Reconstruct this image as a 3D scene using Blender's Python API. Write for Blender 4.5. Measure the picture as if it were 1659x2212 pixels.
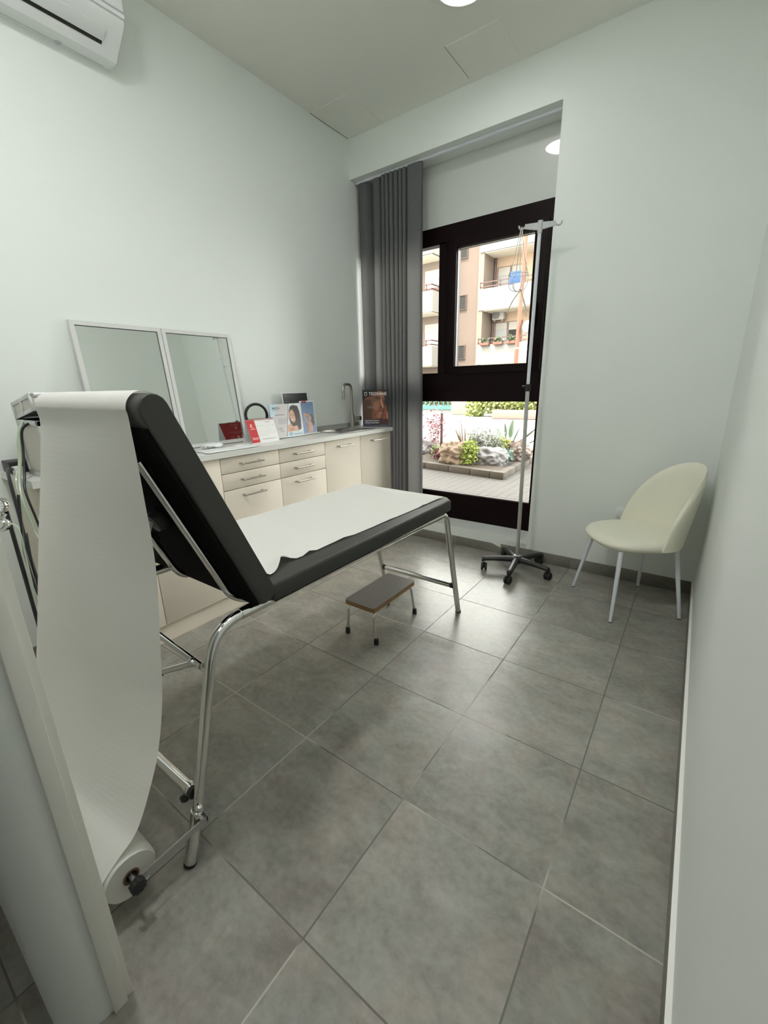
import bpy, bmesh, math, random
import numpy as np
from mathutils import Vector, Matrix, noise

for o in list(bpy.data.objects):
    bpy.data.objects.remove(o)
SC = bpy.context.scene
COL = SC.collection
random.seed(7)

# ------------------------------------------------------------------ camera
FPX = 916.287
ROLL, PITCH, YAW = 0.0206, 0.2878, -0.6301
CAM = Vector((0.5956, -0.4406, 1.3041))
fwd = Vector((math.sin(YAW) * math.cos(PITCH), math.cos(YAW) * math.cos(PITCH), -math.sin(PITCH)))
rgt = Vector((math.cos(YAW), -math.sin(YAW), 0))
dwn = fwd.cross(rgt)
r2 = rgt * math.cos(ROLL) + dwn * math.sin(ROLL)
d2 = dwn * math.cos(ROLL) - rgt * math.sin(ROLL)
cd = bpy.data.cameras.new('camera')
cam = bpy.data.objects.new('camera', cd)
COL.objects.link(cam)
cam.matrix_world = Matrix(((r2.x, -d2.x, -fwd.x, CAM.x), (r2.y, -d2.y, -fwd.y, CAM.y),
                           (r2.z, -d2.z, -fwd.z, CAM.z), (0, 0, 0, 1)))
cd.sensor_fit = 'HORIZONTAL'
cd.sensor_width = 36
cd.lens = 36 * FPX / 1659
cd.clip_start = 0.02
cd.clip_end = 200
SC.camera = cam

# ------------------------------------------------------------------ light and exposure
SKY_STRENGTH = 13.0
SUN_ENERGY = 13.0
FILL_BACK = 140.0  # radiance of the unseen fill lamp added over the paper sheet
LAMP_WINDOW = 28.0    # radiance of the round ceiling light near the window
FILL_DOOR = 60.0      # radiance of the unseen fill lamp added inside the doorway
HALL_FILL = 3.5  # radiance of the unseen fill panels added in the hall
SC.view_settings.view_transform = 'Standard'
SC.view_settings.look = 'None'
SC.view_settings.exposure = 0.06
SC.view_settings.gamma = 1.0
SC.view_settings.use_curve_mapping = False
SC.cycles.use_denoising = True
SC.cycles.max_bounces = 10
SC.cycles.diffuse_bounces = 6
SC.cycles.glossy_bounces = 5
SC.cycles.transparent_max_bounces = 12
SC.cycles.sample_clamp_indirect = 6.0
SC.cycles.caustics_reflective = False
SC.cycles.caustics_refractive = False
world = bpy.data.worlds.new('sky')
SC.world = world
world.use_nodes = True
bg = world.node_tree.nodes['Background']
bg.inputs['Color'].default_value = (1.0, 0.975, 0.93, 1)
bg.inputs['Strength'].default_value = SKY_STRENGTH
sd = bpy.data.lights.new('sun', 'SUN')
sd.energy = SUN_ENERGY
sd.angle = 0.02
sd.color = (1.0, 0.95, 0.86)
sun = bpy.data.objects.new('sun', sd)
COL.objects.link(sun)
sun.rotation_euler = Vector((0.22, 0.5, -0.87)).to_track_quat('-Z', 'Y').to_euler()


# ------------------------------------------------------------------ materials
def lin(c):
    c = c / 255.0
    return c / 12.92 if c <= 0.04045 else ((c + 0.055) / 1.055) ** 2.4


def rgb(r, g, b):
    return (lin(r), lin(g), lin(b))


MATS = {}
ALB = 1.0


def mat(name, col=(0.8, 0.8, 0.8), rough=0.5, metal=0.0, noise_amt=0.0, noise_scale=20.0, bump=0.0, bump_scale=60.0,
        coat=0.0, spec=0.5, emit=None):
    if name in MATS:
        return MATS[name]
    col = tuple(c * ALB for c in col)
    m = bpy.data.materials.new(name)
    m.use_nodes = True
    nt = m.node_tree
    p = nt.nodes['Principled BSDF']
    p.inputs['Base Color'].default_value = (*col, 1)
    p.inputs['Roughness'].default_value = rough
    p.inputs['Metallic'].default_value = metal
    p.inputs['Specular IOR Level'].default_value = spec
    p.inputs['Coat Weight'].default_value = coat
    p.inputs['Coat Roughness'].default_value = 0.02
    if emit:
        p.inputs['Emission Color'].default_value = (*emit[0], 1)
        p.inputs['Emission Strength'].default_value = emit[1]
    if noise_amt > 0 or bump > 0:
        tc = nt.nodes.new('ShaderNodeTexCoord')
    if noise_amt > 0:
        n = nt.nodes.new('ShaderNodeTexNoise')
        n.inputs['Scale'].default_value = noise_scale
        n.inputs['Detail'].default_value = 6
        nt.links.new(tc.outputs['Object'], n.inputs['Vector'])
        mx = nt.nodes.new('ShaderNodeMix')
        mx.data_type = 'RGBA'
        mx.inputs['A'].default_value = (*[c * (1 - noise_amt) for c in col], 1)
        mx.inputs['B'].default_value = (*[min(1, c * (1 + noise_amt)) for c in col], 1)
        nt.links.new(n.outputs['Fac'], mx.inputs['Factor'])
        nt.links.new(mx.outputs['Result'], p.inputs['Base Color'])
    if bump > 0:
        n = nt.nodes.new('ShaderNodeTexNoise')
        n.inputs['Scale'].default_value = bump_scale
        n.inputs['Detail'].default_value = 4
        nt.links.new(tc.outputs['Object'], n.inputs['Vector'])
        b = nt.nodes.new('ShaderNodeBump')
        b.inputs['Strength'].default_value = bump
        b.inputs['Distance'].default_value = 0.002
        nt.links.new(n.outputs['Fac'], b.inputs['Height'])
        nt.links.new(b.outputs['Normal'], p.inputs['Normal'])
    MATS[name] = m
    return m


def node(nt, t, **kw):
    n = nt.nodes.new(t)
    for k, v in kw.items():
        setattr(n, k, v)
    return n


def math_node(nt, op, a, b=None):
    n = nt.nodes.new('ShaderNodeMath')
    n.operation = op
    for i, v in enumerate((a, b)):
        if v is None:
            continue
        if isinstance(v, (int, float)):
            n.inputs[i].default_value = v
        else:
            nt.links.new(v, n.inputs[i])
    return n.outputs[0]


def tile_material(name, size, grout, dark, light, grout_col, rough, seed=0.0, mottle=2.2):
    m = bpy.data.materials.new(name)
    m.use_nodes = True
    nt = m.node_tree
    p = nt.nodes['Principled BSDF']
    tc = node(nt, 'ShaderNodeTexCoord')
    sp = node(nt, 'ShaderNodeSeparateXYZ')
    nt.links.new(tc.outputs['Object'], sp.inputs[0])
    masks, idx = [], []
    for ax in (0, 1):
        u = math_node(nt, 'DIVIDE', sp.outputs[ax], size[ax])
        u = math_node(nt, 'ADD', u, 100.0)
        f = math_node(nt, 'FRACT', u)
        d = math_node(nt, 'ABSOLUTE', math_node(nt, 'SUBTRACT', f, 0.5))
        masks.append(math_node(nt, 'GREATER_THAN', d, 0.5 - grout / size[ax] / 2))
        idx.append(math_node(nt, 'FLOOR', u))
    g = math_node(nt, 'MAXIMUM', masks[0], masks[1])
    cb = node(nt, 'ShaderNodeCombineXYZ')
    nt.links.new(idx[0], cb.inputs[0])
    nt.links.new(idx[1], cb.inputs[1])
    cb.inputs[2].default_value = seed
    wn = node(nt, 'ShaderNodeTexWhiteNoise', noise_dimensions='3D')
    nt.links.new(cb.outputs[0], wn.inputs['Vector'])
    # every tile gets its own piece of the mottled pattern, stretched one way
    sc = node(nt, 'ShaderNodeVectorMath', operation='SCALE')
    nt.links.new(wn.outputs['Color'], sc.inputs[0])
    sc.inputs['Scale'].default_value = 30
    av = node(nt, 'ShaderNodeVectorMath', operation='ADD')
    nt.links.new(tc.outputs['Object'], av.inputs[0])
    nt.links.new(sc.outputs[0], av.inputs[1])
    mp = node(nt, 'ShaderNodeMapping')
    mp.inputs['Scale'].default_value = (0.9, 1.4, 1)
    nt.links.new(av.outputs[0], mp.inputs['Vector'])
    n1 = node(nt, 'ShaderNodeTexNoise')
    n1.inputs['Scale'].default_value = mottle
    n1.inputs['Detail'].default_value = 13
    n1.inputs['Roughness'].default_value = 0.70
    n1.inputs['Distortion'].default_value = 0.35
    nt.links.new(mp.outputs[0], n1.inputs['Vector'])
    n2 = node(nt, 'ShaderNodeTexNoise')
    n2.inputs['Scale'].default_value = 45
    n2.inputs['Detail'].default_value = 6
    nt.links.new(av.outputs[0], n2.inputs['Vector'])
    f = math_node(nt, 'ADD', n1.outputs['Fac'], math_node(nt, 'MULTIPLY', math_node(nt, 'SUBTRACT', n2.outputs['Fac'], 0.5), 0.34))
    f = math_node(nt, 'ADD', f, math_node(nt, 'MULTIPLY', math_node(nt, 'SUBTRACT', wn.outputs['Value'], 0.5), 0.10))
    cr = node(nt, 'ShaderNodeValToRGB')
    cr.color_ramp.elements[0].position = 0.32
    cr.color_ramp.elements[0].color = (*dark, 1)
    cr.color_ramp.elements[1].position = 0.70
    cr.color_ramp.elements[1].color = (*light, 1)
    nt.links.new(f, cr.inputs[0])
    n3 = node(nt, 'ShaderNodeTexNoise')
    n3.inputs['Scale'].default_value = mottle * 1.3
    n3.inputs['Detail'].default_value = 5
    nt.links.new(sc.outputs[0], n3.inputs['Vector'])
    av2 = node(nt, 'ShaderNodeVectorMath', operation='ADD')
    nt.links.new(av.outputs[0], av2.inputs[0])
    av2.inputs[1].default_value = (13.1, 4.7, 2.2)
    nt.links.new(av2.outputs[0], n3.inputs['Vector'])
    tint = node(nt, 'ShaderNodeValToRGB')
    tint.color_ramp.elements[0].position = 0.40
    tint.color_ramp.elements[0].color = (0.98, 1.01, 0.99, 1)
    tint.color_ramp.elements[1].position = 0.62
    tint.color_ramp.elements[1].color = (1.03, 0.99, 0.96, 1)
    nt.links.new(n3.outputs['Fac'], tint.inputs[0])
    tm = node(nt, 'ShaderNodeMix', data_type='RGBA', blend_type='MULTIPLY')
    tm.inputs['Factor'].default_value = 1.0
    nt.links.new(cr.outputs[0], tm.inputs['A'])
    nt.links.new(tint.outputs[0], tm.inputs['B'])
    mx = node(nt, 'ShaderNodeMix', data_type='RGBA')
    nt.links.new(g, mx.inputs['Factor'])
    nt.links.new(tm.outputs['Result'], mx.inputs['A'])
    gn_ = node(nt, 'ShaderNodeTexNoise')
    gn_.inputs['Scale'].default_value = 1.7
    gn_.inputs['Detail'].default_value = 2
    nt.links.new(tc.outputs['Object'], gn_.inputs['Vector'])
    gr = node(nt, 'ShaderNodeValToRGB')  # patches of lighter grout paint in the lit tile edges
    gr.color_ramp.elements[0].position = 0.50
    gr.color_ramp.elements[0].color = (*[c * 0.32 for c in grout_col], 1)
    gr.color_ramp.elements[1].position = 0.55
    gr.color_ramp.elements[1].color = (*grout_col, 1)
    nt.links.new(gn_.outputs['Fac'], gr.inputs[0])
    nt.links.new(gr.outputs[0], mx.inputs['B'])
    nt.links.new(mx.outputs['Result'], p.inputs['Base Color'])
    ro = math_node(nt, 'ADD', math_node(nt, 'MULTIPLY', n1.outputs['Fac'], 0.12), rough - 0.06)
    ro = math_node(nt, 'ADD', ro, math_node(nt, 'MULTIPLY', g, 0.4))
    nt.links.new(ro, p.inputs['Roughness'])
    bp = node(nt, 'ShaderNodeBump')
    bp.inputs['Strength'].default_value = 0.5
    bp.inputs['Distance'].default_value = 0.002
    h = math_node(nt, 'SUBTRACT', math_node(nt, 'MULTIPLY', n1.outputs['Fac'], 0.15), g)
    nt.links.new(h, bp.inputs['Height'])
    nt.links.new(bp.outputs['Normal'], p.inputs['Normal'])
    MATS[name] = m
    return m


M_WALL = mat('white_wall_paint', (0.79, 0.825, 0.795), 0.55, bump=0.10, bump_scale=140)
M_CEIL = mat('white_ceiling_paint', (0.80, 0.81, 0.75), 0.8)
M_GLOSSWHITE = mat('white_gloss_panel', (0.60, 0.62, 0.59), 0.35, coat=0.9)
M_TILE = tile_material('grey_floor_tile', (0.45, 0.45), 0.0046, (0.182, 0.175, 0.158), (0.330, 0.318, 0.290), (0.43, 0.41, 0.36), 0.31, mottle=6.0)
M_SKIRT = tile_material('grey_skirting_tile', (0.45, 9.0), 0.003, (0.15, 0.145, 0.125), (0.25, 0.24, 0.215), (0.25, 0.24, 0.22), 0.45, 3.0)
M_JAMB = mat('white_door_paint', (0.86, 0.85, 0.79), 0.4)
M_CAB = mat('cream_cabinet_laminate', (0.81, 0.735, 0.625), 0.6, spec=0.25, noise_amt=0.03, noise_scale=8)
M_GAP = mat('dark_gap', (0.02, 0.018, 0.015), 0.8)
M_TOP = mat('white_worktop', (0.74, 0.74, 0.70), 0.28, noise_amt=0.03, noise_scale=30)
M_STEEL = mat('brushed_steel', (0.50, 0.47, 0.42), 0.30, 1.0)
M_SINK = mat('sink_steel', (0.42, 0.41, 0.39), 0.28, 1.0)
M_CHROME = mat('chrome', (0.78, 0.78, 0.76), 0.07, 1.0)
M_GALV = mat('galvanised_steel', (0.46, 0.46, 0.45), 0.38, 0.8)
M_ALU = mat('aluminium', (0.62, 0.62, 0.62), 0.30, 0.9)
M_VINYL = mat('charcoal_vinyl', (0.044, 0.044, 0.039), 0.5, spec=0.35, bump=0.15, bump_scale=350)
M_BLACKBOARD = mat('black_board', (0.005, 0.005, 0.0045), 0.85, spec=0.1)
M_BLACK = mat('black_plastic', (0.012, 0.012, 0.013), 0.42)
M_RUBBER = mat('black_rubber', (0.015, 0.015, 0.015), 0.65)
M_CREAM = mat('cream_leatherette', (0.80, 0.79, 0.66), 0.45, bump=0.12, bump_scale=300)
M_WMETAL = mat('white_metal', (0.72, 0.75, 0.80), 0.35)
M_WPLASTIC = mat('white_plastic', (0.78, 0.80, 0.79), 0.3)
M_GPLASTIC = mat('grey_white_plastic', (0.50, 0.52, 0.52), 0.4)
M_FRAMEW = mat('white_mirror_frame', (0.66, 0.665, 0.65), 0.4)
M_MIRROR = mat('mirror_glass', (0.90, 0.93, 0.905), 0.0, 1.0)
M_WINFRAME = mat('dark_brown_aluminium', (0.0055, 0.0012, 0.0015), 0.45, spec=0.12)
M_WHITE = mat('white_card', (0.80, 0.80, 0.79), 0.5)
M_RED = mat('red_card', (0.50, 0.012, 0.018), 0.45)
M_PINK = mat('pale_red_print', (0.85, 0.50, 0.46), 0.5)
M_GREYINK = mat('grey_ink', (0.22, 0.22, 0.23), 0.6)
M_WHITEINK = mat('white_ink', (0.80, 0.80, 0.78), 0.5)
M_BLACKINK = mat('dark_ink', (0.03, 0.03, 0.035), 0.6)
M_LAM = mat('grey_laminate', (0.105, 0.098, 0.088), 0.40)
M_PLY = mat('plywood_edge', (0.30, 0.17, 0.07), 0.55, noise_amt=0.3, noise_scale=40)
M_GREENTUBE = mat('pale_green_tube', (0.52, 0.62, 0.47), 0.25)
M_CLEARTUBE = mat('clear_tube', (0.62, 0.60, 0.54), 0.2)
M_CASEFILL = mat('case_panel', (0.66, 0.61, 0.55), 0.4)
M_STRAP = mat('cream_strap', (0.72, 0.68, 0.57), 0.7)
M_LAMP = mat('lamp_diffuser', (0.9, 0.9, 0.9), 0.4, emit=((0.99, 0.985, 0.98), LAMP_WINDOW))
M_FILL_BACK = mat('fill_diffuser_back', (0.9, 0.9, 0.9), 0.4, emit=((0.99, 0.985, 0.98), FILL_BACK))
M_FILL_DOOR = mat('fill_diffuser_door', (0.9, 0.9, 0.9), 0.4, emit=((0.99, 0.985, 0.98), FILL_DOOR))
M_HALL_FILL = mat('hall_fill_diffuser', (0.9, 0.9, 0.9), 0.4, emit=((1.0, 0.97, 0.92), HALL_FILL))


def paper_material():
    m = bpy.data.materials.new('embossed_paper')
    m.use_nodes = True
    nt = m.node_tree
    p = nt.nodes['Principled BSDF']
    p.inputs['Base Color'].default_value = (0.85, 0.84, 0.795, 1)
    p.inputs['Roughness'].default_value = 0.75
    p.inputs['Specular IOR Level'].default_value = 0.2
    uv = node(nt, 'ShaderNodeUVMap')
    sp = node(nt, 'ShaderNodeSeparateXYZ')
    nt.links.new(uv.outputs[0], sp.inputs[0])
    k = 2 * math.pi / 0.030
    a = math_node(nt, 'SINE', math_node(nt, 'MULTIPLY', math_node(nt, 'ADD', sp.outputs[0], sp.outputs[1]), k))
    b = math_node(nt, 'SINE', math_node(nt, 'MULTIPLY', math_node(nt, 'SUBTRACT', sp.outputs[0], sp.outputs[1]), k))
    h = math_node(nt, 'MULTIPLY', a, b)
    bp = node(nt, 'ShaderNodeBump')
    bp.inputs['Strength'].default_value = 0.06
    bp.inputs['Distance'].default_value = 0.0015
    nt.links.new(h, bp.inputs['Height'])
    nt.links.new(bp.outputs[0], p.inputs['Normal'])
    tr = node(nt, 'ShaderNodeBsdfTranslucent')
    tr.inputs['Color'].default_value = (0.86, 0.85, 0.78, 1)
    mx = node(nt, 'ShaderNodeMixShader')
    mx.inputs[0].default_value = 0.25
    out = nt.nodes['Material Output']
    nt.links.new(p.outputs[0], mx.inputs[1])
    nt.links.new(tr.outputs[0], mx.inputs[2])
    nt.links.new(mx.outputs[0], out.inputs['Surface'])
    return m


def curtain_material():
    m = bpy.data.materials.new('grey_curtain_cloth')
    m.use_nodes = True
    nt = m.node_tree
    p = nt.nodes['Principled BSDF']
    p.inputs['Roughness'].default_value = 0.85
    p.inputs['Specular IOR Level'].default_value = 0.15
    tc = node(nt, 'ShaderNodeTexCoord')
    mp = node(nt, 'ShaderNodeMapping')
    mp.inputs['Scale'].default_value = (250, 250, 60)
    nt.links.new(tc.outputs['Object'], mp.inputs[0])
    n = node(nt, 'ShaderNodeTexNoise')
    n.inputs['Scale'].default_value = 1.0
    nt.links.new(mp.outputs[0], n.inputs['Vector'])
    mx = node(nt, 'ShaderNodeMix', data_type='RGBA')
    mx.inputs['A'].default_value = (0.095, 0.10, 0.101, 1)
    mx.inputs['B'].default_value = (0.150, 0.155, 0.158, 1)
    nt.links.new(n.outputs['Fac'], mx.inputs['Factor'])
    nt.links.new(mx.outputs['Result'], p.inputs['Base Color'])
    tr = node(nt, 'ShaderNodeBsdfTranslucent')
    tr.inputs['Color'].default_value = (0.30, 0.285, 0.275, 1)
    ms = node(nt, 'ShaderNodeMixShader')
    ms.inputs[0].default_value = 0.18
    out = nt.nodes['Material Output']
    nt.links.new(p.outputs[0], ms.inputs[1])
    nt.links.new(tr.outputs[0], ms.inputs[2])
    nt.links.new(ms.outputs[0], out.inputs['Surface'])
    return m


def glass_material():
    m = bpy.data.materials.new('window_glass')
    m.use_nodes = True
    nt = m.node_tree
    nt.nodes.remove(nt.nodes['Principled BSDF'])
    t = node(nt, 'ShaderNodeBsdfTransparent')
    t.inputs[0].default_value = (0.96, 0.975, 0.965, 1)
    g = node(nt, 'ShaderNodeBsdfGlossy')
    g.inputs['Roughness'].default_value = 0.0
    fr = node(nt, 'ShaderNodeFresnel')
    fr.inputs['IOR'].default_value = 1.3
    ms = node(nt, 'ShaderNodeMixShader')
    nt.links.new(fr.outputs[0], ms.inputs[0])
    nt.links.new(t.outputs[0], ms.inputs[1])
    nt.links.new(g.outputs[0], ms.inputs[2])
    nt.links.new(ms.outputs[0], nt.nodes['Material Output'].inputs['Surface'])
    return m


def print_material():
    m = bpy.data.materials.new('printed_card')
    m.use_nodes = True
    nt = m.node_tree
    p = nt.nodes['Principled BSDF']
    p.inputs['Roughness'].default_value = 0.35
    a = node(nt, 'ShaderNodeAttribute', attribute_name='print')
    nt.links.new(a.outputs['Color'], p.inputs['Base Color'])
    return m


M_PAPER = paper_material()
M_CURTAIN = curtain_material()
M_GLASS = glass_material()
M_PRINT = print_material()


# ------------------------------------------------------------------ geometry helpers
class B:
    def __init__(self):
        self.bm = bmesh.new()

    def _bevel(self, verts, bev, seg):
        edges = {e for v in verts for e in v.link_edges}
        bmesh.ops.bevel(self.bm, geom=list(edges), offset=bev, segments=seg, profile=0.5, affect='EDGES')

    def obox(self, c, ax, dims, bev=0.0, seg=2):
        """box with centre c, axes ax (3 unit vectors) and full sizes dims"""
        M = Matrix.Identity(4)
        for i in range(3):
            for j in range(3):
                M[j][i] = ax[i][j] * dims[i]
            M[i][3] = c[i]
        r = bmesh.ops.create_cube(self.bm, size=1.0, matrix=M)
        if bev > 0:
            self._bevel(r['verts'], bev, seg)
        return self

    def box(self, x0, x1, y0, y1, z0, z1, bev=0.0, seg=2):
        c = ((x0 + x1) / 2, (y0 + y1) / 2, (z0 + z1) / 2)
        return self.obox(c, ((1, 0, 0), (0, 1, 0), (0, 0, 1)), (abs(x1 - x0), abs(y1 - y0), abs(z1 - z0)), bev, seg)

    def quad(self, *pts):
        self.bm.faces.new([self.bm.verts.new(p) for p in pts])
        return self

    def prism(self, poly, ex):
        """poly: list of 3D points (planar), extruded by vector ex"""
        ex = Vector(ex)
        a = [self.bm.verts.new(p) for p in poly]
        b = [self.bm.verts.new(Vector(p) + ex) for p in poly]
        self.bm.faces.new(a)
        self.bm.faces.new(b[::-1])
        n = len(a)
        for i in range(n):
            self.bm.faces.new((a[i], b[i], b[(i + 1) % n], a[(i + 1) % n]))
        return self

    def tube(self, pts, r, seg=12, cap=True, closed=False, flat=None):
        pts = [Vector(p) for p in pts]
        n = len(pts)
        rs = r if isinstance(r, (list, tuple)) else [r] * n
        tans = []
        for i in range(n):
            a = pts[(i - 1) % n] if (i > 0 or closed) else pts[i]
            b = pts[(i + 1) % n] if (i < n - 1 or closed) else pts[i]
            tans.append((b - a).normalized())
        t = tans[0]
        u = t.orthogonal().normalized()
        rings = []
        for i in range(n):
            q = tans[i - 1].rotation_difference(tans[i]) if i > 0 else None
            if q:
                u = (q @ u)
            u = (u - tans[i] * u.dot(tans[i])).normalized()
            w = tans[i].cross(u)
            ring = []
            for k in range(seg):
                a = 2 * math.pi * k / seg
                ring.append(self.bm.verts.new(pts[i] + (u * math.cos(a) + w * math.sin(a)) * rs[i]))
            rings.append(ring)
        m = n if closed else n - 1
        for i in range(m):
            a, b = rings[i], rings[(i + 1) % n]
            for k in range(seg):
                self.bm.faces.new((a[k], a[(k + 1) % seg], b[(k + 1) % seg], b[k]))
        if cap and not closed:
            self.bm.faces.new(rings[0][::-1])
            self.bm.faces.new(rings[-1])
        return self

    def cyl(self, p0, p1, r0, r1=None, seg=20):
        return self.tube([p0, p1], [r0, r0 if r1 is None else r1], seg)

    def rod(self, pts, r, bend=0.05, seg=12, n=6):
        return self.tube(fillet(pts, bend, n), r, seg)

    def lathe(self, prof, origin, axis=(0, 0, 1), seg=32):
        """prof: (radius, height) list along axis"""
        ax = Vector(axis).normalized()
        u = ax.orthogonal().normalized()
        w = ax.cross(u)
        o = Vector(origin)
        rings = []
        for r, h in prof:
            if r < 1e-6:
                rings.append([self.bm.verts.new(o + ax * h)])
            else:
                rings.append([self.bm.verts.new(o + ax * h + (u * math.cos(2 * math.pi * k / seg) + w * math.sin(2 * math.pi * k / seg)) * r) for k in range(seg)])
        for a, b in zip(rings[:-1], rings[1:]):
            for k in range(seg):
                k2 = (k + 1) % seg
                if len(a) == 1 and len(b) == 1:
                    continue
                if len(a) == 1:
                    self.bm.faces.new((a[0], b[k2], b[k]))
                elif len(b) == 1:
                    self.bm.faces.new((a[k], a[k2], b[0]))
                else:
                    self.bm.faces.new((a[k], a[k2], b[k2], b[k]))
        return self

    def ball(self, c, r, scale=(1, 1, 1), sub=3, jag=0.0, freq=2.0, seed=0.0):
        r0 = bmesh.ops.create_icosphere(self.bm, subdivisions=sub, radius=1.0)
        off = Vector((seed * 7.1, seed * 3.3, seed * 5.7))
        for v in r0['verts']:
            d = v.co.normalized()
            k = 1.0
            if jag:
                k += jag * noise.noise(d * freq + off) + jag * 0.5 * noise.noise(d * freq * 2.7 + off)
            v.co = Vector((d.x * r * scale[0] * k + c[0], d.y * r * scale[1] * k + c[1], d.z * r * scale[2] * k + c[2]))
        return self

    def grid(self, P, closed_u=False):
        """P: 2D list of points"""
        V = [[self.bm.verts.new(p) for p in row] for row in P]
        for i in range(len(V) - 1):
            m = len(V[0])
            for j in range(m if closed_u else m - 1):
                k = (j + 1) % m
                self.bm.faces.new((V[i][j], V[i][k], V[i + 1][k], V[i + 1][j]))
        return V

    def leaves(self, c, rad, n, size, rng, aspect=2.0, shell=0.5):
        c = Vector(c)
        for _ in range(n):
            d = Vector((rng.gauss(0, 1), rng.gauss(0, 1), rng.gauss(0, 1))).normalized()
            k = shell + (1 - shell) * rng.random()
            p = c + Vector((d.x * rad[0], d.y * rad[1], d.z * rad[2])) * k
            a = Vector((rng.gauss(0, 1), rng.gauss(0, 1), rng.gauss(0, 1)))
            a = (a + d).normalized()
            b = a.orthogonal().normalized()
            s = size * (0.6 + 0.8 * rng.random())
            b = b * s / aspect
            e = a * s
            nrm = a.cross(b).normalized() * s * 0.15
            v = [self.bm.verts.new(q) for q in (p, p + e * 0.5 + b + nrm, p + e, p + e * 0.5 - b + nrm)]
            self.bm.faces.new((v[0], v[1], v[2]))
            self.bm.faces.new((v[0], v[2], v[3]))
        return self

    def blade(self, base, direc, length, width, droop=0.3, seg=8, belly=0.4, fold=0.25):
        base = Vector(base)
        d = Vector(direc).normalized()
        side = d.cross(Vector((0, 0, 1)))
        side = side.normalized() if side.length > 1e-3 else Vector((1, 0, 0))
        up = side.cross(d).normalized()
        rows = []
        for i in range(seg + 1):
            t = i / seg
            p = base + d * length * t + Vector((0, 0, -1)) * droop * length * t * t
            w = width * (math.sin(math.pi * min(1, (t * (1 - belly) + belly * t ** 0.5) * 0.98 + 0.02))) ** 0.8 + 0.001
            rows.append([p - side * w, p - up * w * fold, p + side * w])
        self.grid(rows)
        return self


def fillet(pts, rad, n=6):
    pts = [Vector(p) for p in pts]
    out = [pts[0]]
    rads = rad if isinstance(rad, (list, tuple)) else [rad] * (len(pts) - 2)
    for i in range(1, len(pts) - 1):
        a, p, b = pts[i - 1], pts[i], pts[i + 1]
        u, w = (a - p), (b - p)
        lu, lw = u.length, w.length
        u.normalize()
        w.normalize()
        ang = u.angle(w)
        d = min(rads[i - 1] / max(1e-4, math.tan(ang / 2)), lu * 0.49, lw * 0.49)
        p0, p1 = p + u * d, p + w * d
        for k in range(n + 1):
            t = k / n
            out.append(p0 * (1 - t) ** 2 + p * 2 * t * (1 - t) + p1 * t * t)
    out.append(pts[-1])
    return out


def smooth_path(pts, n=8):
    """Catmull-Rom through the points"""
    P = [Vector(p) for p in pts]
    P = [P[0] * 2 - P[1]] + P + [P[-1] * 2 - P[-2]]
    out = []
    for i in range(1, len(P) - 2):
        for k in range(n):
            t = k / n
            a, b, c, d = P[i - 1], P[i], P[i + 1], P[i + 2]
            out.append(0.5 * ((2 * b) + (c - a) * t + (2 * a - 5 * b + 4 * c - d) * t * t + (3 * b - a - 3 * c + d) * t ** 3))
    out.append(P[-2])
    return out


ROOTLOC = {}


def thing(name, label, cat, loc=(0, 0, 0), group=None):
    o = bpy.data.objects.new(name, None)
    o.empty_display_size = 0.05
    COL.objects.link(o)
    o.location = loc
    o['label'] = label
    o['category'] = cat
    if group:
        o['group'] = group
    ROOTLOC[o] = Vector(loc)
    return o


def finish(me, angle=38, smooth=True):
    if smooth:
        me.polygons.foreach_set('use_smooth', [True] * len(me.polygons))
        me.set_sharp_from_angle(angle=math.radians(angle))
    me.update()


def obj(name, b, m, parent=None, angle=38, smooth=True, recalc=True):
    """link builder b as one mesh object; its points are world coordinates"""
    if recalc:
        bmesh.ops.recalc_face_normals(b.bm, faces=b.bm.faces[:])
    me = bpy.data.meshes.new(name)
    b.bm.to_mesh(me)
    b.bm.free()
    o = bpy.data.objects.new(name, me)
    COL.objects.link(o)
    me.materials.append(m)
    place(o, parent)
    finish(me, angle, smooth)
    return o


def place(o, parent):
    me = o.data
    if parent is not None:
        off = ROOTLOC[parent]
        o.parent = parent
        ROOTLOC[o] = off
        me.transform(Matrix.Translation(-off))
    else:
        co = np.empty(len(me.vertices) * 3)
        me.vertices.foreach_get('co', co)
        co = co.reshape(-1, 3)
        c = (co.min(0) + co.max(0)) / 2
        c[2] = co[:, 2].min()
        off = Vector(c)
        me.transform(Matrix.Translation(-off))
        o.location = off
        ROOTLOC[o] = off


def tag(o, label, cat, group=None):
    o['label'] = label
    o['category'] = cat
    if group:
        o['group'] = group
    return o


def struct(name, b, m, parent=None, angle=30):
    """part of the setting; keeps its points in world coordinates so tiles run on"""
    bmesh.ops.recalc_face_normals(b.bm, faces=b.bm.faces[:])
    me = bpy.data.meshes.new(name)
    b.bm.to_mesh(me)
    b.bm.free()
    o = bpy.data.objects.new(name, me)
    COL.objects.link(o)
    me.materials.append(m)
    if parent is not None:
        o.parent = parent
    else:
        o['kind'] = 'structure'
    ROOTLOC[o] = Vector((0, 0, 0))
    finish(me, angle)
    return o


def dup(root, delta, label=None, group=None):
    r = root.copy()
    COL.objects.link(r)
    r.location = root.location + Vector(delta)
    ROOTLOC[r] = Vector(r.location)
    if label:
        r['label'] = label
    if group:
        r['group'] = group
    for ch in list(root.children):
        c = ch.copy()
        COL.objects.link(c)
        c.parent = r
        for g in list(ch.children):
            d = g.copy()
            COL.objects.link(d)
            d.parent = c
    return r


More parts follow.
